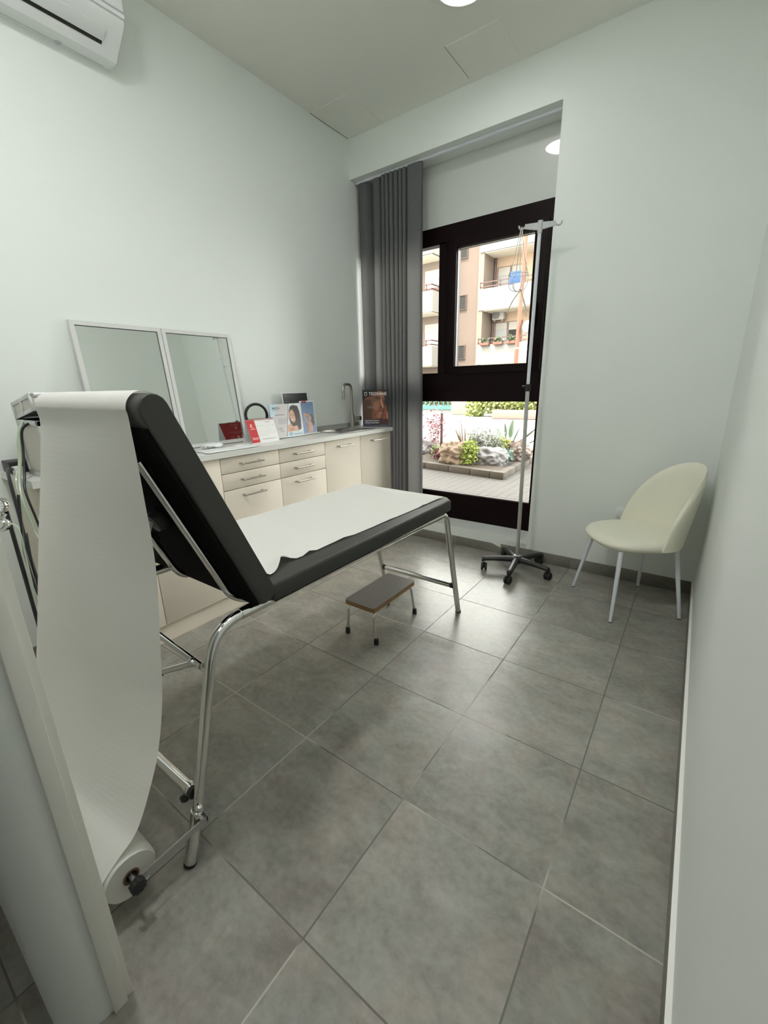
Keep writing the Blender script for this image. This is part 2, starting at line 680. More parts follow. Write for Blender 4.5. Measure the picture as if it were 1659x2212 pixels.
def text_mesh(s, size, origin, R, U, extrude=0.0, align='LEFT', bold=0.0, sx=1.0):
    cu = bpy.data.curves.new('lettering', 'FONT')
    cu.body = s
    cu.size = size
    cu.align_x = align
    cu.extrude = extrude
    cu.offset = bold
    cu.resolution_u = 3
    t = bpy.data.objects.new('lettering', cu)
    COL.objects.link(t)
    dg = bpy.context.evaluated_depsgraph_get()
    me = bpy.data.meshes.new_from_object(t.evaluated_get(dg))
    bpy.data.objects.remove(t)
    R, U = Vector(R).normalized(), Vector(U).normalized()
    N = R.cross(U)
    o = Vector(origin) + N * 0.0006
    M = Matrix(((R.x * sx, U.x, N.x, o.x), (R.y * sx, U.y, N.y, o.y), (R.z * sx, U.z, N.z, o.z), (0, 0, 0, 1)))
    me.transform(M)
    return me


def add_mesh(b, me):
    b.bm.from_mesh(me)
    bpy.data.meshes.remove(me)
    return b


class Card:
    """a flat rectangular frame of reference: bottom-left O, right R, up U"""
    def __init__(s, O, R, U, w, h):
        s.O, s.R, s.U = Vector(O), Vector(R).normalized(), Vector(U).normalized()
        s.w, s.h = w, h
        s.N = s.R.cross(s.U)

    def at(s, u, v, e=0.0):
        return s.O + s.R * (u * s.w) + s.U * (v * s.h) + s.N * e

    def slab(s, b, u0, u1, v0, v1, e0, e1):
        c = (s.at(u0, v0, e0) + s.at(u1, v1, e1)) / 2
        return b.obox(c, (s.R, s.U, s.N), (abs(u1 - u0) * s.w, abs(v1 - v0) * s.h, abs(e1 - e0)))

    def text(s, b, txt, u, v, size, **k):
        e = k.pop('e', 0.0012)
        return add_mesh(b, text_mesh(txt, size, s.at(u, v, e), s.R, s.U, **k))

    def poly(s, b, pts, e, t=0.0006):
        return b.prism([s.at(u, v, e) for u, v in pts], s.N * t)


def painted(name, card, nx, ny, layers, parent, e=0.001, blur=1, u0=0, u1=1, v0=0, v1=1):
    """a printed picture: a fine grid whose points carry the ink colours"""
    us = np.linspace(0, 1, nx + 1)
    vs = np.linspace(0, 1, ny + 1)
    UU, VV = np.meshgrid(us, vs)
    img = np.zeros((ny + 1, nx + 1, 3))
    for L in layers:
        if L[0] == 'bg':
            img[:] = L[1]
        elif L[0] == 'p':
            pts = L[1]
            ins = np.zeros(UU.shape, bool)
            j = len(pts) - 1
            for i in range(len(pts)):
                xi, yi = pts[i]
                xj, yj = pts[j]
                if yi != yj:
                    ins ^= ((yi > VV) != (yj > VV)) & (UU < (xj - xi) * (VV - yi) / (yj - yi) + xi)
                j = i
            a = ins.astype(float)
            for _ in range(L[3] if len(L) > 3 else 0):
                q = np.pad(a, 1, mode='edge')
                a = (q[1:-1, 1:-1] * 2 + q[:-2, 1:-1] + q[2:, 1:-1] + q[1:-1, :-2] + q[1:-1, 2:]) / 6
            img = img * (1 - a[..., None]) + np.array(L[2]) * a[..., None]
        elif L[0] == 'e':
            _, cu, cv, ru, rv, col, soft = L
            d = np.sqrt(((UU - cu) / ru) ** 2 + ((VV - cv) / rv) ** 2)
            a = np.clip((1 - d) / max(soft, 1e-3), 0, 1)
            img = img * (1 - a[..., None]) + np.array(col) * a[..., None]
    for _ in range(blur):
        q = np.pad(img, ((1, 1), (1, 1), (0, 0)), mode='edge')
        img = (q[1:-1, 1:-1] * 2 + q[:-2, 1:-1] + q[2:, 1:-1] + q[1:-1, :-2] + q[1:-1, 2:]) / 6
    verts, faces = [], []
    for j in range(ny + 1):
        for i in range(nx + 1):
            verts.append(card.at(u0 + (u1 - u0) * us[i], v0 + (v1 - v0) * vs[j], e))
    W = nx + 1
    for j in range(ny):
        for i in range(nx):
            a = j * W + i
            faces.append((a, a + 1, a + W + 1, a + W))
    me = bpy.data.meshes.new(name)
    me.from_pydata(verts, [], faces)
    at = me.color_attributes.new('print', 'FLOAT_COLOR', 'POINT')
    c = np.ones((len(verts), 4))
    c[:, :3] = img.reshape(-1, 3)
    at.data.foreach_set('color', c.ravel())
    me.materials.append(M_PRINT)
    o = bpy.data.objects.new(name, me)
    COL.objects.link(o)
    place(o, parent)
    me.update()
    return o


# ================================================================== THE ROOM
XL, XR, YW, ZC = -1.941, 0.735, 2.665, 3.162
YP = 2.865            # plane of the window panes
XO = -0.315           # right edge of the window opening
ZO = 2.889            # underside of the lintel
ZS = 0.157            # sill
YN = -0.318           # room face of the wall with the doorway
YH = -0.415           # its hall face

struct('floor', B().box(-3.6, 1.6, -3.0, YW + 0.32, -0.12, 0.0), M_TILE)
struct('ceiling', B().box(-3.6, 1.6, -3.0, YW + 0.32, ZC, ZC + 0.3), M_CEIL)
struct('wall_left', B().box(XL - 0.2, XL, YN - 0.01, YW + 0.32, 0, ZC), M_WALL)
struct('wall_right', B().box(XR, XR + 0.2, YN - 0.01, YW + 0.32, 0, ZC), M_WALL)
b = B()
b.box(XO, XR, YW, YW + 0.32, 0, ZC)
b.box(XL, XO, YW, YW + 0.32, ZO, ZC)
b.box(XL, XO, YW, YW + 0.32, 0, ZS)
struct('wall_back', b, M_WALL)
# wall with the doorway: rounded plaster edge on the left jamb
b = B()
jx = -0.242
prof = [(XL, YN), (jx, YN), (jx - 0.006, -0.330)]
for k in range(9):
    a = (0.12 + 0.88 * k / 8) * math.pi / 2
    prof.append((jx - 0.006 - 0.085 * (1 - math.cos(a)), -0.330 - 0.085 * math.sin(a)))
prof += [(-3.6, YH), (-3.6, YN)]
b.prism([(x, y, 0) for x, y in prof], (0, 0, ZC))
b.box(0.66, 1.6, YH, YN, 0, ZC)
b.box(jx, 0.66, YH, YN, 2.25, ZC)
struct('wall_front', b, M_WALL, angle=50)
b = B()
b.box(-3.8, -3.6, -3.0, YH, 0, ZC)
b.box(1.6, 1.8, -3.0, YH, 0, ZC)
b.box(-3.8, 1.8, -3.2, -3.0, 0, ZC)
struct('wall_hall', b, M_WALL)
# door casing on the room side
b = B()
b.box(jx - 0.09, jx - 0.004, YN, YN + 0.029, 0, 2.29, 0.002)
b.box(jx - 0.08, jx + 0.004, YN - 0.012, YN + 0.0145, 0, 2.27, 0.002)
b.box(0.664, 0.73, YN, YN + 0.029, 0, 2.29, 0.002)
b.box(jx - 0.09, 0.73, YN, YN + 0.029, 2.25, 2.33, 0.002)
struct('door_1', b, M_JAMB)
# skirting tiles
SKH = 0.083
struct('baseboard_left', B().box(XL, XL + 0.011, YN, YW, 0, SKH, 0.0015), M_SKIRT)
struct('trim_2', B().box(XR - 0.0118, XR, YN + 0.03, YW, SKH, SKH + 0.003, 0.0008), mat('white_caulk', (0.84, 0.84, 0.81), 0.5))
struct('baseboard_right', B().box(XR - 0.011, XR, YN + 0.03, YW, 0, SKH, 0.0015), M_SKIRT)
b = B()
b.box(XL, -0.60, YW - 0.011, YW, 0, SKH - 0.008, 0.0015)
b.prism([(-0.60, YW - 0.011, 0), (-0.52, YW - 0.011, 0), (-0.52, YW - 0.011, 0.05), (-0.60, YW - 0.011, SKH - 0.008)], (0, 0.011, 0))
b.box(-0.52, XR - 0.011, YW - 0.011, YW, 0, SKH, 0.0015)
struct('baseboard_back', b, M_SKIRT)
# white filler strip left at the foot of the opening
struct('trim_1', B().box(-0.475, XO - 0.012, YW - 0.003, YW, 0.108, 0.137, 0.001), M_WALL)

# ---- window
wroot = bpy.data.objects.new('window_1', None)
COL.objects.link(wroot)
wroot['kind'] = 'structure'
y0, y1 = YP, YP + 0.07
b = B()
b.box(XL, -1.88, y0, y1, ZS, 2.472)                     # left jamb
b.box(-0.388, XO, y0, y1, ZS, 2.472)                   # right jamb
b.box(-1.88, -0.388, y0, y1, 2.35, 2.472)              # head
b.box(-1.88, -0.388, y0, y1, ZS, 0.385)                # bottom panel
b.box(-1.88, -0.388, y0, y1, 1.172, 1.402)             # transom
b.box(-1.228, -1.165, y0, y1, 1.40, 2.36)
struct('window_frame', b, M_WINFRAME, wroot)
b = B()
b.box(-1.163, -1.076, y0 - 0.012, y1, 1.392, 2.36, 0.003)
b.box(-0.487, -0.392, y0 - 0.012, y1, 1.392, 2.36, 0.003)
b.box(-1.076, -0.487, y0 - 0.0115, y1 - 0.001, 2.302, 2.3595)
b.box(-1.076, -0.487, y0 - 0.0115, y1 - 0.001, 1.3925, 1.449)
struct('sash', b, M_WINFRAME, wroot)
struct('handle', B().box(-0.452, -0.430, y0 - 0.05, y0 - 0.012, 1.83, 1.85, 0.003).box(-0.452, -0.430, y0 - 0.06, y0 - 0.042, 1.70, 1.85, 0.004), M_BLACK, wroot)
struct('glass', B().box(-1.88, -1.228, y0 + 0.03, y0 + 0.036, 1.402, 2.35), M_GLASS, wroot)
struct('glass', B().box(-1.076, -0.487, y0 + 0.03, y0 + 0.036, 1.449, 2.302), M_GLASS, wroot)
struct('glass', B().box(-1.88, -0.388, y0 + 0.03, y0 + 0.036, 0.385, 1.172), M_GLASS, wroot)
M_BEAD = mat('sunlit_bead', (0.30, 0.25, 0.24), 0.4)  # pale colour paints in the sunlit glint along the window bead
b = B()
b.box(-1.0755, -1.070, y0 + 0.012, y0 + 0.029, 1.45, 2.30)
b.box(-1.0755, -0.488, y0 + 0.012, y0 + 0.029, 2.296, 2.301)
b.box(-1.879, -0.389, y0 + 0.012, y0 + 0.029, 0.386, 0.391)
struct('bead_highlight', b, M_BEAD, wroot)
# glazed white panel above the window
struct('window_2', B().box(XL, XO, YP + 0.005, YP + 0.06, 2.472, ZO), M_GLOSSWHITE)

# upper storeys of our own building (they shade the pavement)
struct('wall_upper', B().box(-9, 8, -7, YW + 0.35, ZC + 0.3, 7.3).box(-9, XL - 0.2, YW - 0.1, YW + 0.35, -0.1, ZC + 0.3)
       .box(XR + 0.2, 8, YW - 0.1, YW + 0.35, -0.1, ZC + 0.3), mat('outer_plaster', (0.6, 0.5, 0.4), 0.8))


# ================================================================== CEILING FITTINGS
def ceiling_light(x, y, r, label, m, group=None):
    t = thing('ceiling_light', label, 'ceiling light', (x, y, ZC), group)
    obj('rim', B().lathe([(r + 0.012, 0), (r + 0.012, -0.014), (r + 0.004, -0.022), (r - 0.002, -0.020), (r - 0.002, 0)], (x, y, ZC)), M_WPLASTIC, t)
    obj('diffuser', B().lathe([(0, -0.026), (r * 0.5, -0.0255), (r * 0.9, -0.022), (r - 0.003, -0.016), (r - 0.003, -0.001), (0, -0.001)], (x, y, ZC)), m, t)
    return t


ceiling_light(-0.625, 1.955, 0.125, 'round white ceiling light, lit, near the window wall', M_LAMP)
ceiling_light(-0.625, -0.165, 0.125, 'unseen round ceiling light added to brighten the hanging paper sheet', M_FILL_BACK)  # added out of view to brighten the sheet
ceiling_light(0.15, 0.20, 0.125, 'unseen round ceiling light added as fill on the right inside the doorway', M_FILL_DOOR)  # added out of view as fill for the walls and cabinets
for px_, lab in ((1.05, 'unseen fill panel added on the hall ceiling, right of the doorway'), (0.15, 'unseen fill panel added on the hall ceiling, facing the doorway')):  # glowing panels added out of view as fill through the doorway
    t = thing('hall_fill_panel', lab, 'ceiling light', (px_, -1.35, ZC))
    obj('frame', B().box(px_ - 0.31, px_ + 0.31, -1.66, -1.04, ZC - 0.012, ZC), M_WPLASTIC, t)
    obj('diffuser', B().box(px_ - 0.295, px_ + 0.295, -1.645, -1.055, ZC - 0.016, ZC - 0.0125), M_HALL_FILL, t)


def hatch(x0, x1, ya, yb, label, dark):
    t = thing('ceiling_hatch', label, 'access panel', ((x0 + x1) / 2, (ya + yb) / 2, ZC), 'flush access panels in the ceiling')
    obj('panel', B().box(x0, x1, ya, yb, ZC - 0.0035, ZC), M_CEIL, t)
    obj('joint', B().box(x0 - dark, x0, ya, yb, ZC - 0.002, ZC), M_GAP, t)


hatch(-0.893, -0.573, 2.287, 2.612, 'square ceiling panel above the window, next to the lit lamp', 0.004)
hatch(-1.935, -1.60, 2.25, 2.655, 'square ceiling panel in the corner above the grey curtain', 0.006)

# ---- air conditioner on the left wall
ay0, ay1 = 0.06, 0.872
t = thing('air_conditioner', 'white split air conditioner high on the left wall', 'air conditioner', (XL, 0.47, 2.77))
def xz(pts):
    return [(XL + a, ay0, c) for a, c in pts]
obj('body', B().prism(xz([(0.0, 2.775), (0.085, 2.775), (0.105, 2.795), (0.168, 2.842), (0.196, 2.868), (0.205, 2.89), (0.205, 3.05), (0.19, 3.07), (0, 3.07)]), (0, ay1 - ay0, 0)), M_WPLASTIC, t)
obj('front_panel', B().box(XL + 0.2055, XL + 0.214, ay0, ay1, 2.885, 3.06, 0.004), mat('bright_white_plastic', (0.86, 0.88, 0.88), 0.25), t)
obj('trim_strip', B().box(XL + 0.206, XL + 0.2165, ay0 + 0.002, ay1 - 0.002, 2.9005, 2.908, 0.001), M_GPLASTIC, t)
vx = Vector((0.063, 0, 0.047)).normalized()
vn = Vector((0.047, 0, -0.063)).normalized()
c0 = Vector((XL + 0.1365, 0, 2.8185))
obj('air_slot', B().obox(c0 - vx * 0.020 + Vector((0, 0.45, 0)), (vx, Vector((0, 1, 0)), vn), (0.016, 0.70, 0.003)), M_GAP, t)
obj('louvre', B().obox(c0 + vx * 0.014 + vn * 0.004 + Vector((0, 0.45, 0)), (vx, Vector((0, 1, 0)), vn), (0.052, 0.705, 0.006), 0.002), M_WPLASTIC, t)
obj('seam', B().box(XL + 0.018, XL + 0.021, ay0 + 0.01, ay1 - 0.03, 2.7742, 2.776).lathe([(0, -0.004), (0.012, -0.003), (0.014, 0)], (XL + 0.022, 0.66, 2.776), (0, 0, 1), 14), M_GPLASTIC, t)

# ---- curtain and its rail
t = thing('curtain_rail', 'white curtain rail under the lintel of the window recess', 'curtain rail', (-1.13, YW + 0.075, 2.86))
obj('track', B().box(XL + 0.015, XO - 0.004, YW + 0.062, YW + 0.088, 2.872, ZO, 0.002), M_WMETAL, t)
obj('end_cap', B().box(XL + 0.003, XL + 0.016, YW + 0.058, YW + 0.092, 2.868, ZO, 0.002), M_GPLASTIC, t)
obj('end_cap', B().box(XO - 0.014, XO - 0.001, YW + 0.058, YW + 0.092, 2.868, ZO, 0.002), M_GPLASTIC, t)
plan = [(-1.922, 2.745), (-1.90, 2.722), (-1.868, 2.716), (-1.838, 2.722), (-1.815, 2.752), (-1.800, 2.780), (-1.776, 2.776),
        (-1.768, 2.742), (-1.752, 2.718), (-1.724, 2.714), (-1.698, 2.720), (-1.680, 2.760)]
x = -1.668
for k in range(6):
    plan += [(x, 2.712), (x + 0.016, 2.706), (x + 0.028, 2.716), (x + 0.031, 2.765), (x + 0.036, 2.768)]
    x += 0.0395
plan += [(-1.425, 2.714), (-1.40, 2.708), (-1.36, 2.708), (-1.318, 2.712), (-1.304, 2.722), (-1.306, 2.745)]
path = smooth_path([(p[0], p[1], 0) for p in plan], 5)
rows = []
NZ = 30
for i in range(NZ + 1):
    f = i / NZ
    z = 2.868 - f * (2.868 - 0.175)
    row = []
    for k, p in enumerate(path):
        s = k / len(path)
        wob = 0.006 * math.sin(9 * s * 6.28 + f * 3.0) * f + 0.008 * math.sin(3.1 * f + s * 11)
        amp = 1.0 + 0.25 * f
        yc = 2.742
        row.append((p.x + wob * 0.6 * (0.3 + f), yc + (p.y - yc) * amp + wob * 0.4 * (1 - 0.5 * f), z))
    rows.append(row)
b = B()
b.grid(rows)
cur = obj('curtain', b, M_CURTAIN, None, angle=80)
tag(cur, 'charcoal grey pleated curtain drawn to the left of the window', 'curtain')

# ---- wall socket behind the chair
t = thing('wall_socket', 'white socket plate low on the wall behind the cream chair', 'socket', (0.272, YW, 0.44))
obj('plate', B().box(0.252, 0.335, YW - 0.007, YW, 0.432, 0.500, 0.002), M_WPLASTIC, t)
obj('socket_insert', B().box(0.262, 0.325, YW - 0.0082, YW - 0.0065, 0.442, 0.490, 0.0008), M_WPLASTIC, t)


# ================================================================== CABINETS
ZT = 0.966
XF = -1.54
SEAM = [0.10, 0.495, 0.934, 1.360, 1.783, 2.187, 2.604]


def bow_handle(y, z, ln=0.150):
    b = B()
    x = XF
    b.cyl((x, y - ln / 2, z), (x + 0.030, y - ln / 2, z), 0.0055)
    b.cyl((x, y + ln / 2 - 0.014, z), (x + 0.030, y + ln / 2 - 0.014, z), 0.0055)
    b.ball((x + 0.030, y - ln / 2, z), 0.0075, sub=2)
    b.cyl((x + 0.030, y - ln / 2, z), (x + 0.030, y + ln / 2 + 0.004, z), 0.0052)
    return b


def cabinet(i, label, drawers):
    ya, yb = SEAM[i], SEAM[i + 1]
    t = thing('base_cabinet', label, 'cabinet', ((XL + XF) / 2, (ya + yb) / 2, 0), 'row of cream base cabinets')
    obj('body', B().box(XL + 0.012, XF - 0.019, ya + 0.0005, yb - 0.0005, 0.0, ZT - 0.0305), M_CAB, t)
    if drawers:
        zz = [0.102, 0.742, 0.840, 0.9315]
        for k in range(3):
            d = obj('drawer', B().box(XF - 0.0185, XF, ya + 0.002, yb - 0.002, zz[k] + (0.002 if k else 0), zz[k + 1] - 0.002, 0.0012), M_CAB, t)
            zh = 0.700 if k == 0 else (zz[k] + zz[k + 1]) / 2 + 0.002
            obj('handle', bow_handle((ya + yb) / 2 - 0.01, zh), M_STEEL, d)
    else:
        d = obj('door', B().box(XF - 0.0185, XF, ya + 0.002, yb - 0.002, 0.102, 0.9315, 0.0012), M_CAB, t)
        obj('handle', bow_handle((ya + yb) / 2 + 0.005, 0.884), M_STEEL, d)
    obj('plinth', B().box(XF - 0.0185, XF - 0.012, ya, yb, 0.0, 0.0985), M_CAB, t)
    return t


cabinet(0, 'cream base cabinet at the left end of the row, behind the couch backrest', False)
cabinet(1, 'cream base cabinet with one door, under the leaning mirrors', False)
cabinet(2, 'cream drawer cabinet directly left of the other drawer cabinet', True)
cabinet(3, 'cream drawer cabinet next to the sink cabinet', True)
cabinet(4, 'cream base cabinet with one door under the sink', False)
cabinet(5, 'cream base cabinet with one door beside the curtain', False)

# worktop with a cut-out for the sink
SX0, SX1, SY0, SY1 = -1.862, -1.602, 2.035, 2.430
b = B()
x0, x1, ya, yb, z0 = XL, XF + 0.017, 0.078, 2.618, ZT - 0.030
b.box(x0, x1, ya, SY0, z0, ZT)
b.box(x0, x1, SY1, yb, z0, ZT)
b.box(x0, SX0, SY0, SY1, z0, ZT)
b.box(SX1, x1, SY0, SY1, z0, ZT)
w = tag(obj('worktop', b, M_TOP), 'white worktop running along the left wall over the cream cabinets', 'worktop')
b = B()
b.box(XL, XL + 0.014, 1.80, 2.66, ZT, ZT + 0.032, 0.003)
tag(obj('splashback_strip', b, mat('grey_strip', (0.38, 0.38, 0.37), 0.35)), 'low grey upstand strip at the back of the worktop by the sink', 'upstand')

# sink
t = thing('sink', 'stainless steel sink set into the white worktop', 'sink', ((SX0 + SX1) / 2, (SY0 + SY1) / 2, ZT))
b = B()
b.box(SX0 - 0.018, SX0 + 0.022, SY0 - 0.018, SY1 + 0.018, ZT, ZT + 0.004, 0.0015)
b.box(SX1 - 0.022, SX1 + 0.018, SY0 - 0.018, SY1 + 0.018, ZT, ZT + 0.004, 0.0015)
b.box(SX0 + 0.022, SX1 - 0.022, SY0 - 0.018, SY0 + 0.022, ZT, ZT + 0.004, 0.0015)
b.box(SX0 + 0.022, SX1 - 0.022, SY1 - 0.022, SY1 + 0.018, ZT, ZT + 0.004, 0.0015)
obj('rim', b, M_SINK, t)
b = B()
zb = ZT - 0.155
rows = []
for (k, z) in ((0.0, ZT + 0.002), (0.004, ZT - 0.02), (0.012, ZT - 0.12), (0.035, zb), (0.10, zb - 0.002)):
    rows.append([(SX0 + 0.022 + k, SY0 + 0.022 + k, z), (SX1 - 0.022 - k, SY0 + 0.022 + k, z), (SX1 - 0.022 - k, SY1 - 0.022 - k, z), (SX0 + 0.022 + k, SY1 - 0.022 - k, z)])
V = b.grid(rows, closed_u=True)
b.bm.faces.new(V[-1])
obj('bowl', b, M_SINK, t)
obj('drain', B().lathe([(0.0, 0.004), (0.02, 0.004), (0.03, 0.001)], ((SX0 + SX1) / 2, (SY0 + SY1) / 2, zb - 0.002)), M_CHROME, t)

# faucet
fx, fy = -1.872, 2.495
t = thing('faucet', 'brushed steel swan-neck faucet beside the sink', 'faucet', (fx, fy, ZT))
obj('base', B().lathe([(0, 0), (0.0215, 0), (0.0215, 0.105), (0.019, 0.108), (0, 0.108)], (fx, fy, ZT), seg=24), M_STEEL, t)
obj('spout', B().rod([(fx, fy, ZT + 0.10), (fx, fy, ZT + 0.362), (fx + 0.052, fy - 0.165, ZT + 0.362), (fx + 0.052, fy - 0.165, ZT + 0.245)], 0.0118, 0.062, 16, 8), M_STEEL, t)
lv = obj('lever', B().cyl((fx, fy, ZT + 0.072), (fx + 0.030, fy + 0.068, ZT + 0.072), 0.0175), M_STEEL, t)
obj('lever_cap', B().cyl((fx + 0.030, fy + 0.068, ZT + 0.072), (fx + 0.034, fy + 0.078, ZT + 0.072), 0.0185), M_BLACK, lv)

# ---- leaning mirrors
def wall_mirror(ya, yb, label):
    xt, zt = XL + 0.006, 1.640
    xb, zb = XL + 0.075, ZT + 0.003
    U = Vector((xt - xb, 0, zt - zb))
    h = U.length
    U.normalize()
    R = Vector((0, 1, 0))
    C = Card((xb, ya, zb), R, U, yb - ya, h)
    t = thing('wall_mirror', label, 'mirror', (xb, (ya + yb) / 2, ZT), 'framed mirrors leaning on the worktop')
    fw = 0.021
    a, d = fw / (yb - ya), fw / h
    b = B()
    C.slab(b, 0, 1, 1 - d, 1, 0, 0.018)
    C.slab(b, 0, 1, 0, d, 0, 0.018)
    C.slab(b, 0, a, d, 1 - d, 0, 0.018)
    C.slab(b, 1 - a, 1, d, 1 - d, 0, 0.018)
    obj('frame', b, M_FRAMEW, t)
    b = B()
    C.slab(b, a, 1 - a, d, 1 - d, 0.006, 0.010)
    obj('glass', b, M_MIRROR, t)
    b = B()
    for q in ((a, a + 0.004, d, 1 - d), (1 - a - 0.005, 1 - a, d, 1 - d), (a, 1 - a, 1 - d - 0.004, 1 - d)):
        C.slab(b, *q, 0.0102, 0.0112)
    obj('glass_edge', b, mat('mirror_edge', (0.05, 0.055, 0.05), 0.3), t)


wall_mirror(0.470, 0.915, 'white framed mirror leaning behind the couch backrest, left one of the pair')
wall_mirror(0.919, 1.362, 'white framed mirror leaning behind the desk calendar, right one of the pair')

# ---- desk calendar (a tent; its back is red and shows in the mirror)
cyA, cyB = 1.266, 1.488
t = thing('desk_calendar', 'red and white desk calendar tent on the worktop', 'calendar', (-1.72, 1.377, ZT))
f0, f1, ap = -1.672, -1.768, Vector((-1.722, 0, ZT + 0.150))
Uf = Vector((ap.x - f0, 0, 0.148)).normalized()
hf = Vector((ap.x - f0, 0, 0.148)).length
CF = Card((f0, cyA, ZT + 0.002), (0, 1, 0), Uf, cyB - cyA, hf)
b = B()
CF.slab(b, 0, 1, 0, 1, -0.002, 0)
Ub = Vector((ap.x - f1, 0, 0.148)).normalized()
hb = Vector((ap.x - f1, 0, 0.148)).length
CB = Card((f1, cyB, ZT + 0.002), (0, -1, 0), Ub, cyB - cyA, hb)
CB.slab(b, 0, 1, 0, 1, -0.002, 0)
b.box(f1, f0, cyA, cyB, ZT + 0.0003, ZT + 0.0018)
obj('stand', b, M_WHITE, t)
b = B()
CF.slab(b, 0.0, 0.29, 0.03, 0.985, 0.0004, 0.0014)
fr = obj('red_band', b, M_RED, t)
b = B()
CF.text(b, 'K', 0.09, 0.66, 0.034, bold=0.0008)
CF.slab(b, 0.08, 0.24, 0.59, 0.615, 0.0014, 0.002)
obj('logo', b, M_PINK, t)
b = B()
CF.slab(b, 0.05, 0.25, 0.16, 0.175, 0.0014, 0.002)
CF.text(b, 'Dermal', 0.055, 0.19, 0.017, bold=0.0004, sx=0.85)
obj('script_logo', b, M_PINK, t)
b = B()
CF.text(b, 'FEBBRAIO', 0.66, 0.83, 0.0085)
for k, d in enumerate(('LU', 'MA', 'ME', 'GI', 'VE', 'SA', 'DO')):
    CF.text(b, d, 0.335 + k * 0.093, 0.69, 0.0075)
for n in range(1, 30):
    q = n + 2
    CF.text(b, str(n), 0.335 + (q % 7) * 0.093, 0.60 - (q // 7) * 0.078, 0.0078)
CF.slab(b, 0.40, 0.92, 0.155, 0.160, 0.0008, 0.0014)
CF.slab(b, 0.40, 0.85, 0.135, 0.140, 0.0008, 0.0014)
obj('dates', b, M_GREYINK, t)
b = B()
for k in range(15):
    yy = cyA + 0.072 + k * 0.0103
    ring = [(ap.x + 0.0065 * math.cos(a), yy, ap.z - 0.004 + 0.0065 * math.sin(a)) for a in np.linspace(0, 2 * math.pi, 10)[:-1]]
    b.tube(ring, 0.0011, 5, closed=True)
obj('ring_binding', b, mat('red_wire', (0.30, 0.02, 0.03), 0.4), t)
b = B()
CB.slab(b, 0.02, 0.98, 0.06, 0.97, 0.0004, 0.0014)
bk = obj('red_back', b, M_RED, t)
b = B()
CB.slab(b, 0.35, 0.62, 0.87, 0.885, 0.0014, 0.002)
CB.text(b, 'K', 0.43, 0.66, 0.032, bold=0.0006)
CB.slab(b, 0.28, 0.78, 0.52, 0.535, 0.0014, 0.002)
CB.slab(b, 0.38, 0.66, 0.46, 0.472, 0.0014, 0.002)
CB.slab(b, 0.30, 0.40, 0.14, 0.34, 0.0014, 0.002)
CB.slab(b, 0.46, 0.56, 0.14, 0.34, 0.0014, 0.002)
CB.slab(b, 0.64, 0.80, 0.30, 0.315, 0.0014, 0.002)
CB.slab(b, 0.62, 0.84, 0.22, 0.235, 0.0014, 0.002)
obj('back_print', b, M_PINK, t)

# ---- round make-up mirror
mc = Vector((-1.845, 1.452, 1.134))
nr = Vector((0.93, -0.36, 0.06)).normalized()
t = thing('makeup_mirror', 'round black-rimmed make-up mirror standing behind the calendar', 'mirror', (mc.x, mc.y, ZT))
ring = []
ru = nr.cross(Vector((0, 0, 1))).normalized()
rv = ru.cross(nr)
ring = [mc + (ru * math.cos(a) + rv * math.sin(a)) * 0.072 for a in np.linspace(0, 2 * math.pi, 41)[:-1]]
obj('rim', B().tube(ring, 0.0095, 10, closed=True), M_BLACK, t)
obj('glass', B().lathe([(0, 0.002), (0.070, 0.002), (0.070, -0.004), (0, -0.004)], mc, nr, 40), M_MIRROR, t)
obj('stand', B().cyl((mc.x, mc.y, ZT + 0.008), (mc.x, mc.y, mc.z - 0.074), 0.006).lathe([(0, 0.012), (0.045, 0.010), (0.055, 0.003), (0.055, 0), (0, 0)], (mc.x, mc.y, ZT), seg=28), M_BLACK, t)

# ---- printed stands
SKIN, SKIN2, HAIR = rgb(205, 160, 135), rgb(172, 122, 100), rgb(42, 30, 32)
M_ACRYLIC = mat('clear_acrylic', (0.62, 0.66, 0.66), 0.1)


def display(name, label, O, R, lean, w, h, frame_col=None, foot=0.05):
    R = Vector(R).normalized()
    back = Vector((R.y, -R.x, 0)) * -1            # points behind the card
    U = (Vector((0, 0, 1)) + back * lean).normalized()
    C = Card(O, R, U, w, h)
    mid = C.at(0.5, 0)
    t = thing(name, label, 'display card', (mid.x, mid.y, ZT), None)
    return t, C, back


# black leaflet stand at the back
t, C, bk = display('leaflet_stand', 'tall black and white leaflet stand at the back, reading nuova era', (-1.866, 1.735, ZT + 0.002), (-0.10, 1, 0), 0.10, 0.290, 0.312)
b = B()
C.slab(b, 0, 1, 0, 1, -0.004, 0)
b.obox(C.at(0.5, 0.12) + bk * 0.03, (C.R, bk, Vector((0, 0, 1))), (0.10, 0.05, 0.07))
obj('card', b, M_WHITE, t)
b = B()
C.slab(b, 0.035, 0.965, 0.18, 0.965, 0.0004, 0.0012)
obj('black_panel', b, mat('black_print', (0.012, 0.016, 0.018), 0.3), t)
b = B()
C.text(b, 'nuova era', 0.085, 0.685, 0.036)
C.slab(b, 0.07, 0.52, 0.635, 0.642, 0.0012, 0.0018)
obj('lettering', b, mat('grey_white_ink', (0.42, 0.44, 0.45), 0.4), t)
b = B()
C.poly(b, [(0.13, 0.885), (0.155, 0.885), (0.165, 0.905), (0.143, 0.95), (0.12, 0.905)], 0.0012)
C.text(b, 'skincare', 0.18, 0.890, 0.019)
C.slab(b, 0.085, 0.24, 0.772, 0.782, 0.0012, 0.0018)
C.poly(b, [(0.80, 0.69), (0.815, 0.69), (0.86, 0.745), (0.85, 0.75)], 0.0012)
obj('logo', b, M_GREYINK, t)

